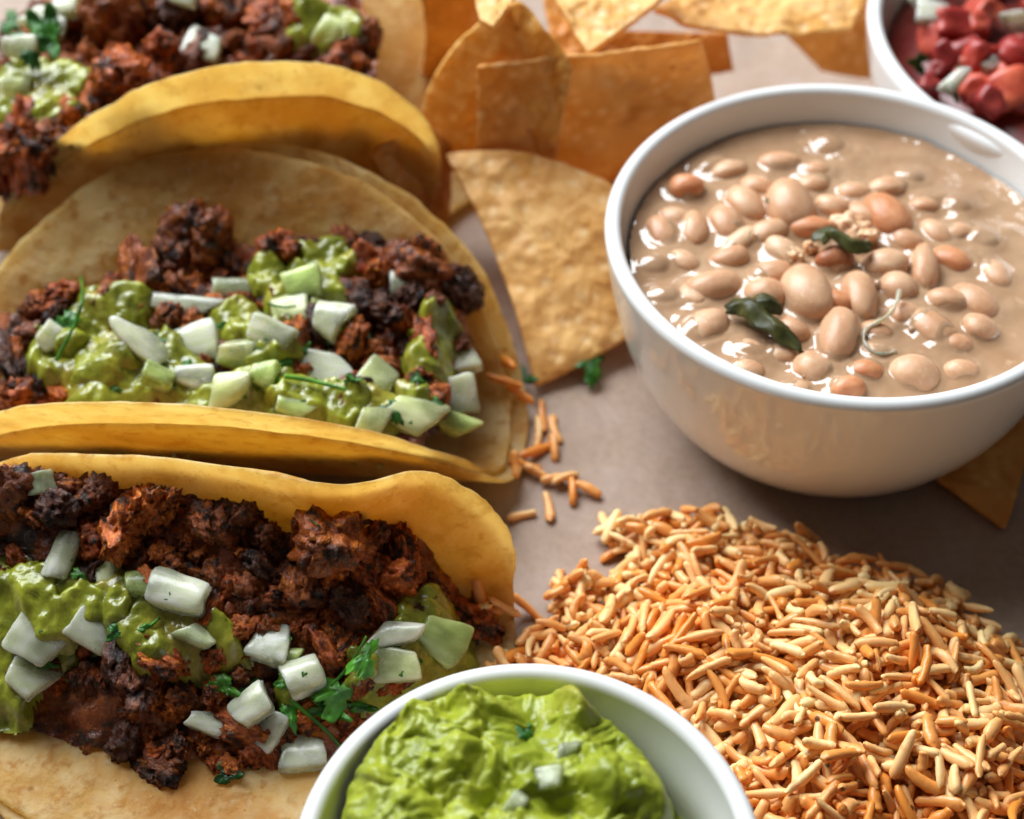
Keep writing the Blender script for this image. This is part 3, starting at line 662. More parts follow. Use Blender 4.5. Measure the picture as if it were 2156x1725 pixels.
salsa(tB, [(640,590,40),(690,540,45),(700,580,40),(680,630,45),(600,620,45),(560,600,35),(590,700,50),(500,700,50),(660,500,30)], 43, .22)
salsa(tB, [(800,500,45),(840,490,40),(830,540,35),(760,475,30)], 45, .18)
salsa(tB, [(700,860,70),(780,880,60),(640,850,60),(900,740,50),(930,720,40),(880,830,45)], 47, .22)
salsa(tC, [(30,1200,80),(20,1280,80),(60,1250,70),(100,1290,60),(30,1380,60),(10,1480,50),(40,1490,40),(200,1280,70),(260,1300,70),(150,1240,50),(130,1340,50)], 51, .26)
salsa(tC, [(330,1280,60),(380,1320,60),(420,1345,60),(300,1340,50),(470,1360,40)], 53, .15)
salsa(tC, [(890,1300,60),(930,1350,70),(860,1390,60),(810,1420,50),(760,1410,35)], 55, .2)
salsa(tC, [(500,1500,40),(480,1530,35),(640,1470,40)], 56, .15)
salsa(tA, [(40,160,60),(60,210,70),(20,230,60),(120,190,60),(90,240,60),(150,180,40)], 57, .3)
salsa(tA, [(660,50,60),(700,60,60),(740,80,40),(400,10,50),(340,-10,60),(50,120,40)], 58, .35)

def smear(parent, tk, pts):
    tt, qq = np.meshgrid(np.linspace(-tk.R, tk.R, 160), np.linspace(-tk.R, tk.R, 200), indexing='ij'); uv = proj(tk.surf(tt, qq, .08))
    org = np.array(parent.location) / S
    for k, (u, v, ru, sd) in enumerate(pts):
        dd = (uv[..., 0] - u) ** 2 + (uv[..., 1] - v) ** 2 + 1e5 * ((tt ** 2 + qq ** 2) > (tk.R - .3) ** 2) + 1e5 * ((qq > 0) != (sd > 0)); i = np.unravel_index(dd.argmin(), dd.shape); t0, q0 = tt[i], qq[i]
        th = np.linspace(0, 2 * np.pi, 64, endpoint=False); rho = np.linspace(0, 1, 10); R_ = ru * .0115 * (1 + .45 * fbm(np.stack([np.cos(th) * 1.3, np.sin(th) * 1.3, th * 0 + k * 3.7], -1), 200 + k, 3))
        t = t0 + rho[:, None] * R_ * np.cos(th); q = q0 + rho[:, None] * R_ * np.sin(th) * .8
        Pt = tk.surf(t, q, .085); Pt = Pt + (np.array([0, -.6, .8]) * ((1 - rho ** 2)[:, None] * (.012 + .02 * np.abs(fbm(Pt * 2.5, 31 + k, 2))))[..., None])
        V, F = polar_solid(Pt, .012); put('salsa_smear', mesh('salsa_smear', V - org, F), M['salsa'], parent, org)
smear(tB, taco_b, [(985,985,24,-1)])

# ------------------------------------------------------------------ chopped onion
def onion_mesh(k):
    rg = np.random.default_rng(300 + k)
    bm = bmesh.new(); bmesh.ops.create_cube(bm, size=2); bmesh.ops.subdivide_edges(bm, edges=bm.edges[:], cuts=9, use_grid_fill=True)
    v = np.array([q.co[:] for q in bm.verts]); f = [[q.index for q in p.verts] for p in bm.faces]; bm.free()
    e = 11.0; nn_ = (np.abs(v) ** e).sum(1) ** (1 / e); mx = np.abs(v).max(1); v = v * (mx / nn_)[:, None]
    x, y, z = v.T
    c = rg.uniform(-.36, .36, 8)
    sx = 1 + c[0] * y; sy = 1 + c[1] * x
    px = x * sx + c[2] * y + .08 * np.sin(y * 2 + c[3] * 9); py = y * sy + c[4] * .6 * x
    if k % 5 == 3: py = py * np.sqrt(np.clip(1.02 - .92 * x ** 2, .03, 1))         # crescent or spindle
    bend = rg.uniform(.5, 1.5)
    pz = z * (1 - .25 * (y * .5 + .5) * rg.uniform(0, 1)) + bend * (.6 - y * y) * .55 + c[5] * x * .6
    p = np.stack([px, py, pz], -1) + .05 * np.stack([vnoise(v * 2.2, k), vnoise(v * 2.2, k + 7), vnoise(v * 2.2, k + 11)], -1) + .02 * np.stack([vnoise(v * 7, k + 1), vnoise(v * 7, k + 2), vnoise(v * 7, k + 3)], -1)
    m = mesh('onion', p, f); m.materials.append(M['onion']); return m
onions = [onion_mesh(k) for k in range(15)]
OC = dict(w=(1.02, 1.02, .92), g=(.74, .88, .38), y=(.95, .98, .62), d=(.70, .73, .56))
def onion(parent, u, v, L, W, ang, c='w', kind=None, lift=.10, tilt=0.0, th=None):
    tk = pick(parent); p = hit(u, v); sc = depth(p) / FPX; a = math.radians(ang)
    toC = Vector(cC - p).normalized(); n_ = (toC * .62 + Vector((0, 0, 1)) * .38 + Vector(rng.normal(0, .16, 3).tolist()) + Vector((tilt, 0, 0))).normalized()
    ax = Vector((cR * math.cos(a) - cU * math.sin(a)).tolist())
    k = kind if kind is not None else int(rng.choice([0, 1, 2, 4, 5, 6, 7, 9, 10, 11, 12, 14]))
    hx, hy = L / 2 * sc, W / 2 * sc; hz = th or min(.22, .42 * min(hx, hy) + .03) * rng.uniform(.65, 1.2)
    ctr = Vector(p.tolist()) + n_ * (hz * .35 + lift)
    if tk is not None: ctr = Vector(tk.clamp(ctr, min(hx, hy) * .6).tolist())
    put('onion_piece', onions[k], None, parent, ctr, frame(ax, n_), (hx * .84, hy * .82, hz), OC[c])
    hball(np.array(ctr) - [0, 0, .15], min(hx, hy) * .9, .15 + hz)
for a in [(385,645,150,50,6,'w'),(492,614,105,62,0,'d'),(640,598,90,80,-20,'g'),(614,662,92,78,-12,'y'),(700,681,80,92,10,'w'),(417,723,108,92,-12,'w'),(575,707,110,80,25,'w'),
          (300,728,150,74,48,'w',3),(505,744,95,72,0,'y'),(409,798,95,60,0,'w'),(490,822,105,78,-25,'y'),(560,795,62,66,0,'g'),(790,806,92,100,12,'y'),(677,785,170,96,16,'w'),(969,765,66,95,75,'w'),(960,832,92,110,80,'w'),
          (866,879,120,92,10,'y'),(950,893,100,56,15,'g'),(781,893,70,78,0,'y'),(104,712,62,70,30,'w'),(844,603,55,66,0,'w'),(330,800,80,60,20,'g'),(620,862,90,50,10,'g')]:
    onion(tB, *a)
for a in [(83,1018,56,84,85,'d'),(135,1174,125,66,-72,'w'),(229,1212,205,72,-86,'y',3),(380,1254,150,96,22,'w'),(190,1330,110,80,45,'w'),(80,1345,115,135,-60,'w'),(62,1432,100,88,20,'w'),(417,1345,80,50,30,'d'),
          (573,1361,92,110,12,'w'),(640,1429,98,92,-25,'w'),(838,1341,120,56,-10,'w'),(925,1345,125,100,20,'g'),(838,1403,112,86,10,'y'),(536,1490,98,84,-32,'w'),(435,1525,98,52,6,'w'),(570,1535,96,74,-45,'w'),(640,1594,112,92,12,'w'),
          (609,1060,70,66,30,'d'),(292,1236,66,66,0,'g'),(680,1070,70,44,20,'d'),(610,1385,50,45,0,'g')]:
    onion(tC, *a)
salsa(tB, [(200,780,45),(250,740,35),(150,740,35)], 141, .10)
salsa(tB, [(450,790,30),(545,765,30),(520,700,28),(600,745,26)], 143, .07, k=2)
salsa(tB, [(640,835,40),(720,850,45),(600,830,30),(860,830,32),(910,800,36),(900,870,40)], 145, .07, k=2)
salsa(tC, [(110,1300,40),(60,1260,45),(170,1260,40),(240,1290,30)], 147, .09, k=2)
for a in [(432,112,92,86,30,'w'),(50,100,90,60,0,'w'),(100,60,100,70,20,'w'),(700,70,70,60,0,'y'),(30,190,70,50,0,'y'),(390,0,70,50,0,'w'),(150,30,60,60,0,'w')]: onion(tA, *a, lift=.22)

# ------------------------------------------------------------------ cilantro
def leaf_mesh(k, name='cilantro'):
    rg = np.random.default_rng(500 + k); nr, na = 9, 120
    th = np.linspace(0, 2 * np.pi, na, endpoint=False)
    r = .62 + .24 * np.cos(3 * th + .2 * rg.normal()) + .12 * np.cos(5 * th + rg.uniform(0, 6)) + .085 * np.abs(np.cos(7.5 * th + rg.uniform(0, 6))) + .05 * np.cos(15 * th + rg.uniform(0, 6))
    r = np.maximum(r, .18); rho = np.linspace(0, 1, nr)
    X = rho[:, None] * r * np.cos(th); Y = rho[:, None] * r * np.sin(th) * .85
    Z = .28 * X * X * rg.choice([-1, 1]) - .22 * np.abs(Y) + .10 * fbm(np.stack([X * 2.4, Y * 2.4, X * 0 + k], -1), k, 3)
    V, F = polar_solid(np.stack([X, Y, Z], -1), .05); m = mesh(name, V, F); m.materials.append(M['leaf']); return m
leaves = [leaf_mesh(k) for k in range(6)]
flake = [leaf_mesh(20 + k, 'flake') for k in range(3)]
def leaf(parent, u, v, size, ang, col=(1, 1, 1), lift=.12, name='cilantro_leaf', asp=1.0, k=None, tilt=(0, 0, 0), p=None):
    pick(parent); p = hit(u, v) if p is None else p; sc = depth(p) / FPX; a = math.radians(ang)
    toC = Vector(cC - p).normalized(); n_ = (toC * .6 + Vector((0, 0, .4)) + Vector(tilt) + Vector(rng.normal(0, .12, 3).tolist())).normalized()
    ax = Vector((cR * math.cos(a) - cU * math.sin(a)).tolist()); r = size / 2 * sc / .8
    ctr = Vector(p.tolist()) + n_ * (lift)
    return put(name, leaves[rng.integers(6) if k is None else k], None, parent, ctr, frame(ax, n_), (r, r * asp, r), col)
def stem(parent, pts, rad, col=(1.6, 1.4, 1.5), name='cilantro_stem'):
    pick(parent); w = [np.array(hit(u, v)) + np.array([0, 0, h]) for u, v, h in pts]; org = np.array(parent.location) / S
    V, F = tube(spline(w, 18) - org, np.linspace(rad, rad * .7, 18), 8)
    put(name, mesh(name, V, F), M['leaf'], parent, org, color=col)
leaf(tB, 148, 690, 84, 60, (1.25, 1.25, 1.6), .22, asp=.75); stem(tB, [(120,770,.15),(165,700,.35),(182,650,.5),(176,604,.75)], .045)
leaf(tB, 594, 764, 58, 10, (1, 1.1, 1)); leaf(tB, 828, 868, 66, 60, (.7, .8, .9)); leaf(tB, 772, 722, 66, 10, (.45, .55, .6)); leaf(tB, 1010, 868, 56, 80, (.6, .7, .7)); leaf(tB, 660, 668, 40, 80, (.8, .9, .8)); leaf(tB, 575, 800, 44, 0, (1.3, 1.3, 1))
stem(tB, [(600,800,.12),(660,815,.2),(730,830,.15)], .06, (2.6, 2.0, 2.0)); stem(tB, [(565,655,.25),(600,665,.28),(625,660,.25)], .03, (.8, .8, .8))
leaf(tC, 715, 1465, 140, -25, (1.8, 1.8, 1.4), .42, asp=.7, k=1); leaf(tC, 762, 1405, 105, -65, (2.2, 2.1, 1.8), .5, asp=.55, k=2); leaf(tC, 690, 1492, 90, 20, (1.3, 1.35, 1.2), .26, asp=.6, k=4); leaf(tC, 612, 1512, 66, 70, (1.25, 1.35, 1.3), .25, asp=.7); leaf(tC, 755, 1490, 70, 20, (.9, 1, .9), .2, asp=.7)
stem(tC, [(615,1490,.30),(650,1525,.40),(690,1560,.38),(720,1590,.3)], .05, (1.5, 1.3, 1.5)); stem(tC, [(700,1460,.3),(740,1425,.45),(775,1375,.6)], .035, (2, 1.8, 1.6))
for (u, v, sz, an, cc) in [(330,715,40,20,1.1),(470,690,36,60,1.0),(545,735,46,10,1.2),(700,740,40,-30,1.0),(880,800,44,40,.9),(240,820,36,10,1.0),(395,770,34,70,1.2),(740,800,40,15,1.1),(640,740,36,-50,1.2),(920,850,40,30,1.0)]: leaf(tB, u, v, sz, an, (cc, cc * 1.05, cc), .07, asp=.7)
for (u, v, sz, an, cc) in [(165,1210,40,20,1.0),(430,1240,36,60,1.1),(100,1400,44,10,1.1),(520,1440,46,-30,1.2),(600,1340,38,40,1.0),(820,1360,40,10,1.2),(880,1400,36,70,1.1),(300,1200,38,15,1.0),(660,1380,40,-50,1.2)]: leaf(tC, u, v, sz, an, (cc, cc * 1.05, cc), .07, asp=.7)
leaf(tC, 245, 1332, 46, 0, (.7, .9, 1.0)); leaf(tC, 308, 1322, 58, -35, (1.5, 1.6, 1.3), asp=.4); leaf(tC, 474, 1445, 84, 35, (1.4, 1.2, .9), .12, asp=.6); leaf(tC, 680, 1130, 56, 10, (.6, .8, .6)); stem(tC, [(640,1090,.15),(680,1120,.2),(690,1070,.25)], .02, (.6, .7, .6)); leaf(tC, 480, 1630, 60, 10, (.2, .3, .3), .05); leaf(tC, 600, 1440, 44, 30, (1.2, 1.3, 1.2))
leaf(tA, 100, 70, 120, 70, (1.1, 1.2, 1.6), .35, asp=.7); leaf(tA, 70, 110, 90, 90, (.9, 1.0, 1.4), .4); leaf(tA, 30, 60, 70, 20, (.9, 1, 1.3), .3)
for f_ in flake: f_.materials.clear(); f_.materials.append(M['leaf'])
def flakes(parent, pts, s0=13):
    pick(parent)
    for (u, v) in pts:
        p = hit(u, v); sc = depth(p) / FPX; r = rng.uniform(.7, 1.5) * s0 / 2 * sc
        toC = Vector(cC - p).normalized(); put('herb_flake', flake[rng.integers(3)], None, parent, Vector(p.tolist()) + toC * .10, frame((rng.normal(), rng.normal(), 0), toC), (r, r * rng.uniform(.4, 1), r), (.9, 1, .9))
flakes(tB, [(278,682),(710,665),(722,690),(716,700),(690,720),(515,835),(950,870),(560,715),(665,800),(640,845),(712,802),(865,890),(935,795),(440,740),(985,740),(800,790),(545,820)])
flakes(tC, [(358,1250),(352,1262),(345,1256),(640,1420),(330,1250),(85,1330),(150,1180),(590,1390),(700,1150),(660,1120),(845,1420),(560,1500)], 15)

# ------------------------------------------------------------------ tortilla chips
def chip(corners, bulge, bend, label, seed, color=(1, 1, 1), th=.16, axis=0):
    """corners: (u, v, z) list around the outline; bulge: outward bow of each side as a fraction of its length; bend: depth of the curl in cm"""
    C = np.array([P(*c) for c in corners]); m = len(C); ctr = C.mean(0)
    _, _, vt = np.linalg.svd(C - ctr); nrm = vt[2] if vt[2][2] > 0 else -vt[2]
    out = []
    per = 220 // m
    for i in range(m):
        a, b = C[i], C[(i + 1) % m]; d = b - a; o = np.cross(d, nrm); o /= np.linalg.norm(o)
        if o @ ((a + b) / 2 - ctr) < 0: o = -o
        for t in np.linspace(0, 1, per, endpoint=False): out.append(a + d * t + o * bulge[i] * np.linalg.norm(d) * 4 * t * (1 - t))
    out = np.array(out); na = len(out)
    for _ in range(2): out = .25 * np.roll(out, 1, 0) + .5 * out + .25 * np.roll(out, -1, 0)
    nr = 34; rho = 1 - (1 - np.linspace(0, 1, nr)) ** 1.25; rho[-2] = .985
    Pt = ctr + rho[:, None, None] * (out - ctr)[None]
    e1 = C[1] - C[0] if axis == 0 else C[2] - C[1]; e1 /= np.linalg.norm(e1); e2 = np.cross(nrm, e1)
    r = Pt - ctr; x, y = r @ e1, r @ e2; sx = np.abs(x).max(); sy = np.abs(y).max()
    dz = bend * ((x / sx) ** 2 - .35) + .18 * abs(bend) * (x * y / (sx * sy)) + .10 * fbm(Pt * .8, seed, 3) + .075 * np.maximum(fbm(Pt * 2.2, seed + 3, 2), 0) + .03 * np.abs(vnoise(Pt * 4.5, seed + 6))
    Pt = Pt + dz[..., None] * nrm
    V, F = polar_solid(Pt, th)
    if V[:, 2].min() < .02: V[:, 2] += .02 - V[:, 2].min()
    base = np.array([ctr[0], ctr[1], V[:, 2].min()])
    o = put('tortilla_chip', mesh('tortilla_chip', V - base, F), M['chip'], None, base, color=color)
    return tag(o, label, 'chip', 'fried tortilla chips')
chip([(935,320,3.3),(1330,420,3.0),(1420,640,.9),(1125,818,.15)], (.10,.02,.03,-.04), -.25, 'blistered tortilla chip pointing down at the paper between middle taco and soup bowl', 61, (1.25, 1.35, 1.55))
chip([(1005,147,5.9),(1478,86,6.6),(1520,330,1.6),(985,430,1.4)], (.02,.02,0,-.03), .35, 'broad square tortilla chip standing upright behind the blistered one', 62, (1.1, 1.02, .9))
chip([(1090,2,7.4),(1210,140,6.0),(1150,430,1.2),(880,330,2.4)], (.06,0,0,.14), -.3, 'golden pointed tortilla chip with a curved edge touching the rear taco', 63, (1.2, 1.2, 1.0))
chip([(880,-40,5.8),(1010,-60,6.2),(1040,160,1.5),(870,225,.6)], (0,0,0,-.05), .3, 'dark orange chip half hidden behind the golden pointed one', 64, (.95, .8, .65))
chip([(985,-80,7.4),(1130,-80,7.5),(1040,60,7.2),(1010,45,7.1)], (0,0,0,0), .1, 'pale sliver of chip at the top edge above the pointed one', 65, (1.25, 1.5, 1.9))
chip([(1120,-120,6.6),(1480,-60,6.7),(1240,108,6.3)], (0,.0,.03), .35, 'pale triangular chip lying flat with its corner towards the upright square one', 66, (1.25, 1.5, 1.9))  # whitish tint paints in the sky light on this flat chip
chip([(1370,40,5.3),(1560,-110,5.6),(1860,-80,5.4),(1795,55,5.0)], (0,0,0,.10), .35, 'pale curled chip with a rounded edge along the top, beside the tomato salsa bowl', 67, (1.25, 1.4, 1.7))
chip([(1620,40,3.8),(1870,-60,4.2),(1855,170,1.2),(1730,150,1.4)], (0,0,0,0), .2, 'tan chip tucked beneath the curled one against the tomato salsa bowl', 68, (1.0, .95, .9))
chip([(1240,400,1.2),(1390,285,2.6),(1560,300,2.4),(1400,470,1.0)], (.08,0,0,0), .2, 'small chip peeking out between upright square chip and soup bowl rim', 69, (1.1, 1.05, 1.0))
chip([(1840,930,.25),(2118,1112,.2),(2165,930,.25),(2150,820,.25),(1990,800,.25)], (0,.02,0,0,0), .03, 'flat orange tortilla chip lying on the paper under the soup bowl', 70, (1.15, 1.0, .8))
chip([(770,325,4.2),(900,262,4.2),(945,300,3.0),(945,480,.7),(880,470,1.1)], (.03,0,0,0,0), .2, 'shaded brown chip wedged between the rear taco and upright chips', 71, (.85, .72, .6))  # brown tint paints in the shade between the chips and the taco
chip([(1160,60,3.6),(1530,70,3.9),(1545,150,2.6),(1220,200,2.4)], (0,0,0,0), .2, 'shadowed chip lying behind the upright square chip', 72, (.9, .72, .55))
chip([(1130,-70,4.9),(1260,-70,4.9),(1240,120,3.8),(1170,130,3.8)], (0,0,0,0), .2, 'orange chip fragment seen between the pointed and the pale triangular chip', 73, (1.0, .85, .7))

# ------------------------------------------------------------------ rice
def grain_mesh(k):
    rg = np.random.default_rng(700 + k); nr, ns = 13, 8; x = np.sin(np.linspace(-1, 1, nr) * np.pi / 2)
    bend = rg.uniform(-.5, .5); cut = rg.uniform(.66, .84, 2); e_ = np.where(x < 0, cut[0], cut[1]); prof = np.sqrt(np.clip(1 - (np.clip(np.abs(x) - e_, 0, 1) / (1 - e_)) ** 2, 0, 1)); prof[0], prof[-1] = rg.uniform(.3, .55, 2)
    prof *= 1 - .12 * x * x + .14 * rg.uniform(-1, 1) * x + .10 * np.interp(np.linspace(0, 1, nr), np.linspace(0, 1, 5), rg.normal(size=5)); V = []
    tw = rg.uniform(-.8, .8)
    for i in range(nr):
        for j in range(ns):
            a = 2 * np.pi * j / ns + tw * x[i]; g = 1 - .16 * math.exp(-((j - 2) / .8) ** 2)
            V.append((x[i] + rg.normal() * .02, prof[i] * math.cos(a) * g, prof[i] * math.sin(a) * .82 * g))
    V = np.array(V) + .06 * rg.normal(size=(nr * ns, 3)) * [.05, 1, 1]
    V[:, 1] += bend * 1.9 * (V[:, 0] ** 2 - .4); V[:, 2] += rg.uniform(-.5, .5) * (V[:, 0] ** 2 - .4)
    V = np.concatenate([V, [V[:ns].mean(0) + [-.02, 0, 0], V[-ns:].mean(0) + [.02, 0, 0]]])
    F = [[i * ns + j, (i + 1) * ns + j, (i + 1) * ns + (j + 1) % ns, i * ns + (j + 1) % ns] for i in range(nr - 1) for j in range(ns)]
    F += [[nr * ns, j, (j + 1) % ns] for j in range(ns)] + [[nr * ns + 1, (nr - 1) * ns + (j + 1) % ns, (nr - 1) * ns + j] for j in range(ns)]
    return V, F
grains = [grain_mesh(k) for k in range(14)]
grain_me = []
for V, F in grains:
    m = mesh('rice_grain', V, F); m.materials.append(M['rice']); grain_me.append(m)
def deposit(x, y, yaw, L, r, pitch_j=.0):
    dx, dy = math.cos(yaw), math.sin(yaw); ss = np.linspace(-1, 1, 7) * L / 2
    hh = np.array([max(hget(x + dx * s + ox, y + dy * s + oy) for ox, oy in ((0, 0), (-dy * r * .6, dx * r * .6), (dy * r * .6, -dx * r * .6))) for s in ss])
    pit = math.atan2(hh[-2:].mean() - hh[:2].mean(), L * .8); pit = max(-.55, min(.55, pit)) + pitch_j
    line = ss * math.tan(pit); q_ = hh - line; zc = min(.5 * q_.max() + .5 * q_.mean(), np.median(hh) + .09, hh[3] + .14) + r * .10
    c = np.array([x, y, zc])
    ax = np.array([dx * math.cos(pit), dy * math.cos(pit), math.sin(pit)])
    for s in np.linspace(-.85, .85, 7): hball(c + ax * s * L / 2, r * .95)
    return c, ax
foot = [(1270,1120),(1285,1085),(1400,1095),(1455,1075),(1560,1100),(1680,1125),(1760,1175),(1890,1200),(2010,1240),(2040,1275),(2110,1315),(2200,1400),(2420,1560),(2420,2100),(1500,2100),(1350,1700),(1060,1450),(1050,1400),(1110,1350),(1200,1290),(1175,1240),(1190,1205),(1290,1230),(1330,1150)]
FW = np.array([P(u, v, .55)[:2] for u, v in foot])
d_ = .12; xs = np.arange(-3, 14.5, d_); ys = np.arange(11.2, 27, d_); RX, RY = np.meshgrid(xs, ys); inside = inpoly(RX, RY, FW)
E1, E2 = FW, np.roll(FW, -1, 0); pts = np.stack([RX, RY], -1)[..., None, :]; ab = E2 - E1; tt = np.clip(((pts - E1) * ab).sum(-1) / (ab ** 2).sum(-1), 0, 1)
dist = np.linalg.norm(pts - (E1 + tt[..., None] * ab), axis=-1).min(-1)
gd = np.hypot(RX - GC[0], RY - GC[1]); inside &= gd > GR * .80
hz = np.where(inside, 1.75 * (1 - np.exp(-(dist / 2.0) ** 1.3)), 0) * (1 + .35 * fbm(np.stack([RX * .35, RY * .35, RX * 0], -1), 91, 2) + .16 * vnoise(np.stack([RX * 1.1, RY * 1.1, RX * 0], -1), 95)) * sstep(gd, GR * .75, GR * 1.25)
hz = np.maximum(hz - .30, 0) * inside
rice = thing('rice_mound', (7.5, 18.5, 0), 'mound of orange seasoned rice spread on the paper below the soup bowl', 'rice')
cells = (hz > .03); cells = cells[:-1, :-1] & cells[1:, :-1] & cells[:-1, 1:] & cells[1:, 1:]
o = put('rice_core', grid_mesh('rice_core', RX - 7.5, RY - 18.5, hz + .06 * fbm(np.stack([RX * 3, RY * 3, RX * 0], -1), 93, 2), cells), M['rice'], rice, (7.5, 18.5, 0)); o['kind'] = 'stuff'  # filler surface added beneath the grains to block light
use('G')
for a in (0, .06):
    for b in (0, .06): hsplat(np.stack([RX + a, RY + b, hz], -1))
GL = []
ii, jj = np.nonzero(inside)
keepw = 1.0 / (.5 + 0 * dist[ii, jj]); pr_ = keepw / keepw.sum()
use('G'); HM[:] = np.where(HM > 0, HM, 0)
for it in range(2700):
    k = None
    if it < 2600:
        cs = rng.choice(len(ii), 5, p=pr_); k = min(cs, key=lambda c_: hget(xs[jj[c_]], ys[ii[c_]]) - hz[ii[c_], jj[c_]])
    if k is not None: x, y = xs[jj[k]] + rng.uniform(-.06, .06), ys[ii[k]] + rng.uniform(-.06, .06)
    else:
        e = rng.integers(0, 9) if rng.random() < .6 else rng.integers(16, 23); t = rng.random(); q_ = FW[e] * (1 - t) + FW[(e + 1) % len(FW)] * t; x, y = q_ + rng.normal(0, .10, 2)
    pj = rng.normal(0, .2) if rng.random() > .12 else rng.choice([-1, 1]) * rng.uniform(.3, .7)
    L = rng.uniform(.62, 1.12) if rng.random() < .8 else rng.uniform(.3, .6); r = rng.uniform(.095, .142)
    if math.hypot(x - GC[0], y - GC[1]) < GR * .92: continue
    i_, j_ = min(max(int((y - 11.2) / d_), 0), len(ys) - 1), min(max(int((x + 3) / d_), 0), len(xs) - 1)
    if hget(x, y) > hz[i_, j_] + (.75 if dist[i_, j_] > .8 else .45): continue
    c, ax = deposit(x, y, rng.uniform(0, math.pi), L, r, pj); GL.append((c, ax, L, r, int(rng.integers(14))))
# how much of each grain is left uncovered, towards the camera
sc_ = []
for (c, ax, L, r, k) in GL:
    vis = 0
    for s in (-.8, -.4, 0, .4, .8):
        p = c + ax * s * L / 2; uv = proj(p)
        if 0 < uv[0] < 2156 and 0 < uv[1] < 1725 and p[2] + r * .95 >= hget(p[0], p[1]) - .07 and (uv[1] < 1400 or math.hypot(uv[0] - 1109, (uv[1] - 1822) * 1.15) > 500): vis += 1
    sc_.append(vis * L * r / depth(c) ** 2)
order = np.argsort(sc_)[::-1]; rest = []
def grain_rot(ax, spin):
    return frame(ax, (-ax[2] * ax[0] + .001, -ax[2] * ax[1], 1 - ax[2] ** 2)) @ Matrix.Rotation(spin, 3, 'X')
for rank, i in enumerate(order):
    c, ax, L, r, k = GL[i]; R_ = grain_rot(ax, rng.uniform(0, 6.28))
    if rank < 300: put('rice_grain', grain_me[k], None, rice, c, R_, (L / 2, r, r))
    else:
        A = np.array(R_.to_3x3()); rest.append((grains[k][0] * [L / 2, r, r] @ A.T + c - [7.5, 18.5, 0], k))
allV, allF, o0 = [], [], 0
for V, k in rest:
    allV.append(V); allF += [[q + o0 for q in f] for f in grains[k][1]]; o0 += len(V)
o = put('rice_grains_underneath', mesh('rice_rest', np.concatenate(allV), allF), M['rice'], rice, (7.5, 18.5, 0)); o['kind'] = 'stuff'
# stray grains
def stray(u, v, ang, px, label, lift=0.):
    use('G'); p = hit(u, v); a = math.radians(ang); e = P(u + math.cos(a) * 20, v + math.sin(a) * 20, p[2]) - p; L = px * depth(p) / FPX / (np.linalg.norm(proj(p + e) - proj(p)) / np.linalg.norm(e) * depth(p) / FPX)
    L = min(L, 1.05)
    c, ax = deposit(p[0], p[1], math.atan2(e[1], e[0]), L, .125); c[2] += lift
    o = put('rice_grain', grain_me[rng.integers(14)], None, None, c, grain_rot(ax, rng.uniform(0, 6)), (L / 2, .125, .125)); return tag(o, label, 'rice grain', 'stray grains of rice')
for (u, v, an, px, lb) in [(1142,880,85,75,'upright rice grain topmost in the small heap by the middle taco end'),(1132,915,92,80,'orange rice grain pressed along the right rim of the middle taco'),(1168,902,75,60,'brown rice grain on the outer side of the small heap, nearest the soup bowl'),
        (1128,955,-30,75,'tilted rice grain at the foot of the small heap by the middle taco'),(1165,945,80,50,'short dark rice grain below the brown one in the small heap'),(1105,985,-10,80,'rice grain half under the lower rim of the middle taco end'),
        (1085,1015,80,45,'stubby rice grain poking from under the middle taco towards the front taco'),(1130,1000,20,60,'rice grain between the small heap and the paper cluster below it')]: stray(u, v, an, px, lb)
stray(1155,1068,80,62,'curved rice grain pointing down the paper below the small cluster')
for (u, v, an, px, lb) in [(1163,1012,-15,50,'leftmost rice grain of the cluster on the paper above the mound'),(1192,1012,-25,60,'uppermost sloping rice grain of the cluster on the paper above the mound'),(1205,1037,85,55,'upright rice grain in the middle of the cluster on the paper above the mound'),(1238,1034,20,60,'rightmost thick rice grain of the cluster on the paper above the mound')]: stray(u, v, an, px, lb)
stray(1098,1085,-12,62,'short broken rice grain on the paper right of the front taco')
for (u, v, an, px, lb) in [(1005,1225,70,90,'thin rice grain stuck upright on the inner wall of the front taco'),(1010,1285,2,110,'long pale rice grain lying across the right edge of the front taco'),(995,1302,-8,90,'pale rice grain just under the long one on the front taco edge'),(1062,1292,10,80,'rice grain on the paper touching the right edge of the front taco'),(1112,1290,25,90,'rice grain on the paper between the front taco and the rice mound')]: stray(u, v, an, px, lb, .05)
for (u, v, an, px, lb) in [(1040,720,10,80,'orange rice grain inside the end of the middle taco beside the chip edge'),(1065,760,50,60,'rice grain under the long edge of the blistered chip'),(1090,822,20,80,'white rice grain at the tip of the blistered chip'),(1060,812,10,80,'pale rice grain resting on the end of the middle taco')]: stray(u, v, an, px, lb, .05)
def loose_leaf(u, v, size, ang, label, col):
    p = P(u, v, .35); o = leaf(None, u, v, size, ang, col, .1, 'cilantro_leaf', .9, p=p, tilt=(0, 0, .3)); return tag(o, label, 'herb leaf', 'loose cilantro leaves')
loose_leaf(1240, 768, 92, 80, 'green cilantro leaf on the paper under the edge of the blistered chip', (.9, 1.0, .9))
loose_leaf(1090, 792, 80, 30, 'dark cilantro leaf tucked by the chip tip and the middle taco', (.45, .55, .6))

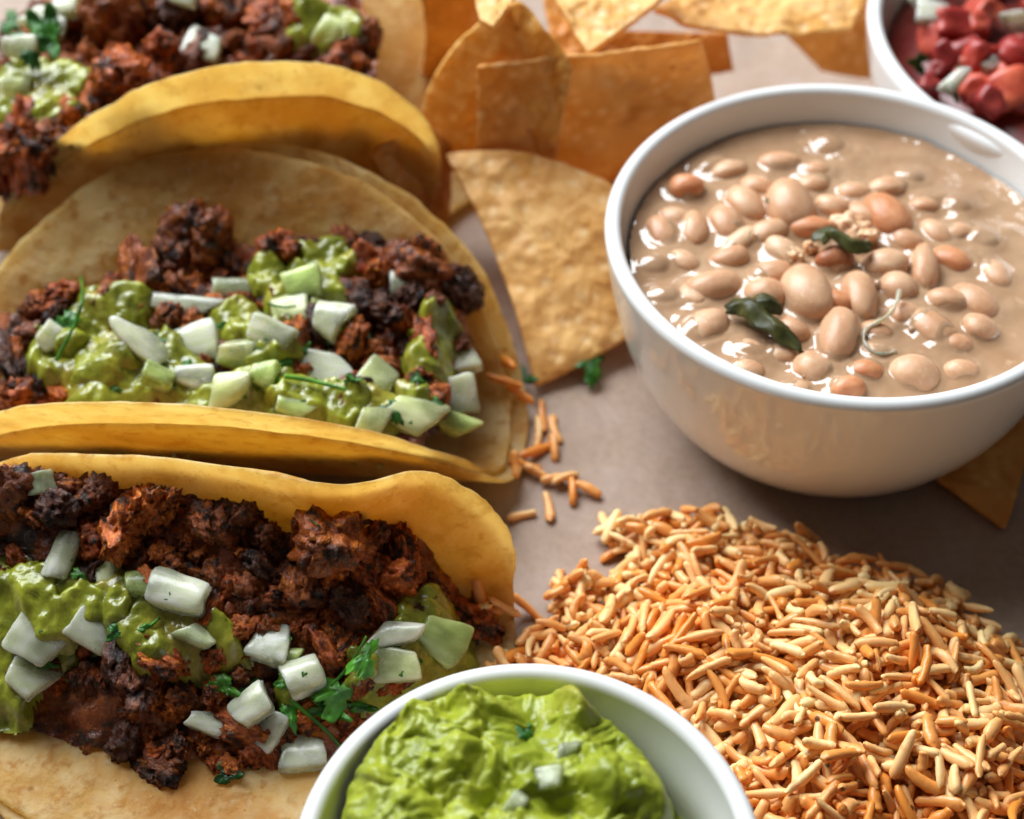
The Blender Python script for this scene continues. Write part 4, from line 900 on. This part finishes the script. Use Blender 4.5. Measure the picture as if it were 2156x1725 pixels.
# ------------------------------------------------------------------ guacamole
gu = thing('guacamole', (GC[0], GC[1], GH - 1.0), 'chunky bright green guacamole heaped in the small white bowl', 'guacamole')
gg = .036; q = np.arange(-3.75, 3.7501, gg); X, Y = np.meshgrid(q, q); p3 = np.stack([X, Y, X * 0], -1)
wx = X + .14 * fbm(p3 * 1.1, 61, 2); wy = Y + .14 * fbm(p3 * 1.1, 67, 2); wp = np.stack([wx, wy, X * 0], -1)
dx, dy = wx + .32, wy - .62; rr = np.hypot(dx, dy) / (3.04 + .25 * vnoise(np.stack([np.cos(np.arctan2(dy, dx)) * 1.6, np.sin(np.arctan2(dy, dx)) * 1.6, X * 0], -1), 5))
Z = GH + .20 + .45 * np.clip(1 - rr ** 2, -1, 1)
for (u, v, z, r, am) in [(985,1466,GH,.36,.55),(1040,1500,GH,.3,.18),(1198,1470,GH,.36,.65),(1212,1512,GH,.4,.25),(880,1530,GH,.6,.25),(1300,1640,GH+.3,.75,.42),(790,1640,GH+.1,.6,.3),(950,1590,GH+.2,.5,.28),(1120,1540,GH,.34,-.32),(950,1530,GH,.22,-.30),(1080,1660,GH+.2,.34,-.34),(1010,1700,GH+.3,.28,-.25),(1180,1690,GH+.3,.3,-.2)]:
    p = P(u, v, z); Z += am * np.exp(-(((wx - p[0] + GC[0]) ** 2 + (wy - p[1] + GC[1]) ** 2) / r ** 2))
def cells_bump(p, sp, seed):
    """rounded lumps: distance to one jittered point per cell, each lump with its own height"""
    c = np.floor(p[..., :2] / sp); best = np.zeros(p.shape[:2])
    for ox in (-1, 0, 1):
        for oy in (-1, 0, 1):
            cc = c + [ox, oy]; c3 = np.stack([cc[..., 0] + .37, cc[..., 1] + .61, cc[..., 0] * 0 + .5], -1) * 7.77
            jx, jy, ja = (vnoise(c3 + kk * 3.1, seed + kk) for kk in range(3))
            d = np.hypot(p[..., 0] - (cc[..., 0] + .5 + .7 * jx) * sp, p[..., 1] - (cc[..., 1] + .5 + .7 * jy) * sp) / (sp * (.75 + .35 * ja))
            best = np.maximum(best, np.sqrt(np.clip(1 - d * d, 0, 1)) * (.6 + .6 * ja))
    return best
wq = wp + .10 * np.stack([vnoise(wp * 3, 101), vnoise(wp * 3, 103), wp[..., 0] * 0], -1)
Z += .20 * fbm(wp * 1.2, 71, 2) + .36 * cells_bump(wq, .85, 311) + .21 * cells_bump(wq + 3.3, .45, 331) + .10 * cells_bump(wq + 1.3, .22, 351) + .045 * fbm(wp * 5.5, 79, 3) - .34
Z -= 2.1 * sstep(rr, .92, 1.15)
Xd = X + .07 * vnoise(np.stack([X * 2.4, Y * 2.4, Z * 2.4], -1), 81); Yd = Y + .07 * vnoise(np.stack([X * 2.4, Y * 2.4, Z * 2.4], -1), 83) - .10 * (Z - GH)
ok = np.hypot(X, Y) < 3.66; cells = ok[:-1, :-1] & ok[1:, :-1] & ok[:-1, 1:] & ok[1:, 1:]
put('guacamole_mash', grid_mesh('guacamole', Xd, Yd, Z - GH + 1, cells), M['guac'], gu, (GC[0], GC[1], GH - 1))
V = np.stack([Xd + GC[0], Yd + GC[1], Z], -1)[ok]
use('D'); hsplat(V)
for (u, v, L, W, an) in [(1150,1640,56,90,80),(1195,1580,60,36,-30),(1090,1690,46,50,10)]: onion(gu, u, v, L, W, an, 'd', lift=-.03)
leaf(gu, 1095, 1548, 50, 10, (.8, 1.0, 1.2), .03); leaf(gu, 1110, 1535, 30, 60, (.9, 1.1, 1.2), .05)

# ------------------------------------------------------------------ tomato salsa in the far bowl
pc = thing('pico_de_gallo', (PC[0], PC[1], 4.2), 'chopped red tomato and onion salsa in the cropped far bowl', 'salsa')
cubes = []
for k in range(4):
    bm = bmesh.new(); bmesh.ops.create_cube(bm, size=2); bmesh.ops.subdivide_edges(bm, edges=bm.edges[:], cuts=5, use_grid_fill=True)
    v = np.array([q.co[:] for q in bm.verts]); f = [[q.index for q in p.verts] for p in bm.faces]; bm.free()
    nn_ = (np.abs(v) ** 5).sum(1) ** .2; v = v * (np.abs(v).max(1) / nn_)[:, None]; v = v * (1 + .2 * vnoise(v * 1.1, 800 + k) + .05 * vnoise(v * 4, 810 + k))[:, None]
    m = mesh('tomato', v, f); m.materials.append(M['tomato']); cubes.append(m)
ZP = 4.3
V, F = lathe([(.001, ZP - .1), (PR * .6, ZP - .12), (PR - .75, ZP - .25), (PR - 1.0, ZP - .9), (.001, ZP - .9)], 64)
put('salsa_juice', mesh('salsa_juice', V - [0, 0, 4.2], F), M['tomato'], pc, (PC[0], PC[1], 4.2), color=(.35, .3, .3))
for k in range(150):
    a = rng.uniform(0, 2 * np.pi); rr = math.sqrt(rng.random()) * (PR - 1.05); x, y = PC[0] + rr * math.cos(a), PC[1] + rr * math.sin(a); uv = proj((x, y, ZP))
    if uv[0] > 2260 or uv[1] < -60: continue
    z = ZP + rng.uniform(-.05, .35); t = rng.random()
    if t < .58: s_ = rng.uniform(.28, .5); put('tomato_piece', cubes[rng.integers(4)], None, pc, (x, y, z), rand_rot(), (s_, s_ * .8, s_ * .7), [(1, 1, 1), (1.25, 1.6, 1.4), (.6, .5, .6)][rng.integers(3)])
    elif t < .82: s_ = rng.uniform(.22, .42); put('onion_piece', onions[rng.integers(15)], None, pc, (x, y, z + .1), rand_rot(), (s_, s_ * .7, .14), (1, .95, .95))
    else: s_ = rng.uniform(.25, .5); put('cilantro_leaf', leaves[rng.integers(6)], None, pc, (x, y, z + .2), rand_rot(), (s_, s_, s_), (.5, .6, .6))
for (u, v, s_, c) in [(2000,60,.6,(1, 1, 1)),(2065,25,.5,(1.1, 1.3, 1)),(2125,190,.62,(1.35, 1.8, 1.3)),(2060,120,.5,(1, .9, .9)),(2080,215,.45,(.8, .7, .8)),(2140,120,.5,(.8,.6,.7)),(1990,120,.4,(.7,.5,.6))]:
    p = P(u, v, ZP + .35); put('tomato_piece', cubes[rng.integers(4)], None, pc, p, rand_rot(), (s_, s_ * .85, s_ * .7), c)
for (u, v, L, W, an) in [(1965,25,70,50,20),(2010,170,70,28,-45)]:
    p = P(u, v, ZP + .75); sc = depth(p) / FPX; put('onion_piece', onions[1], None, pc, p, frame((math.cos(math.radians(an)), -math.sin(math.radians(an)), 0), (0, -.4, 1)), (L / 2 * sc, W / 2 * sc, .15), (1, .97, .97))
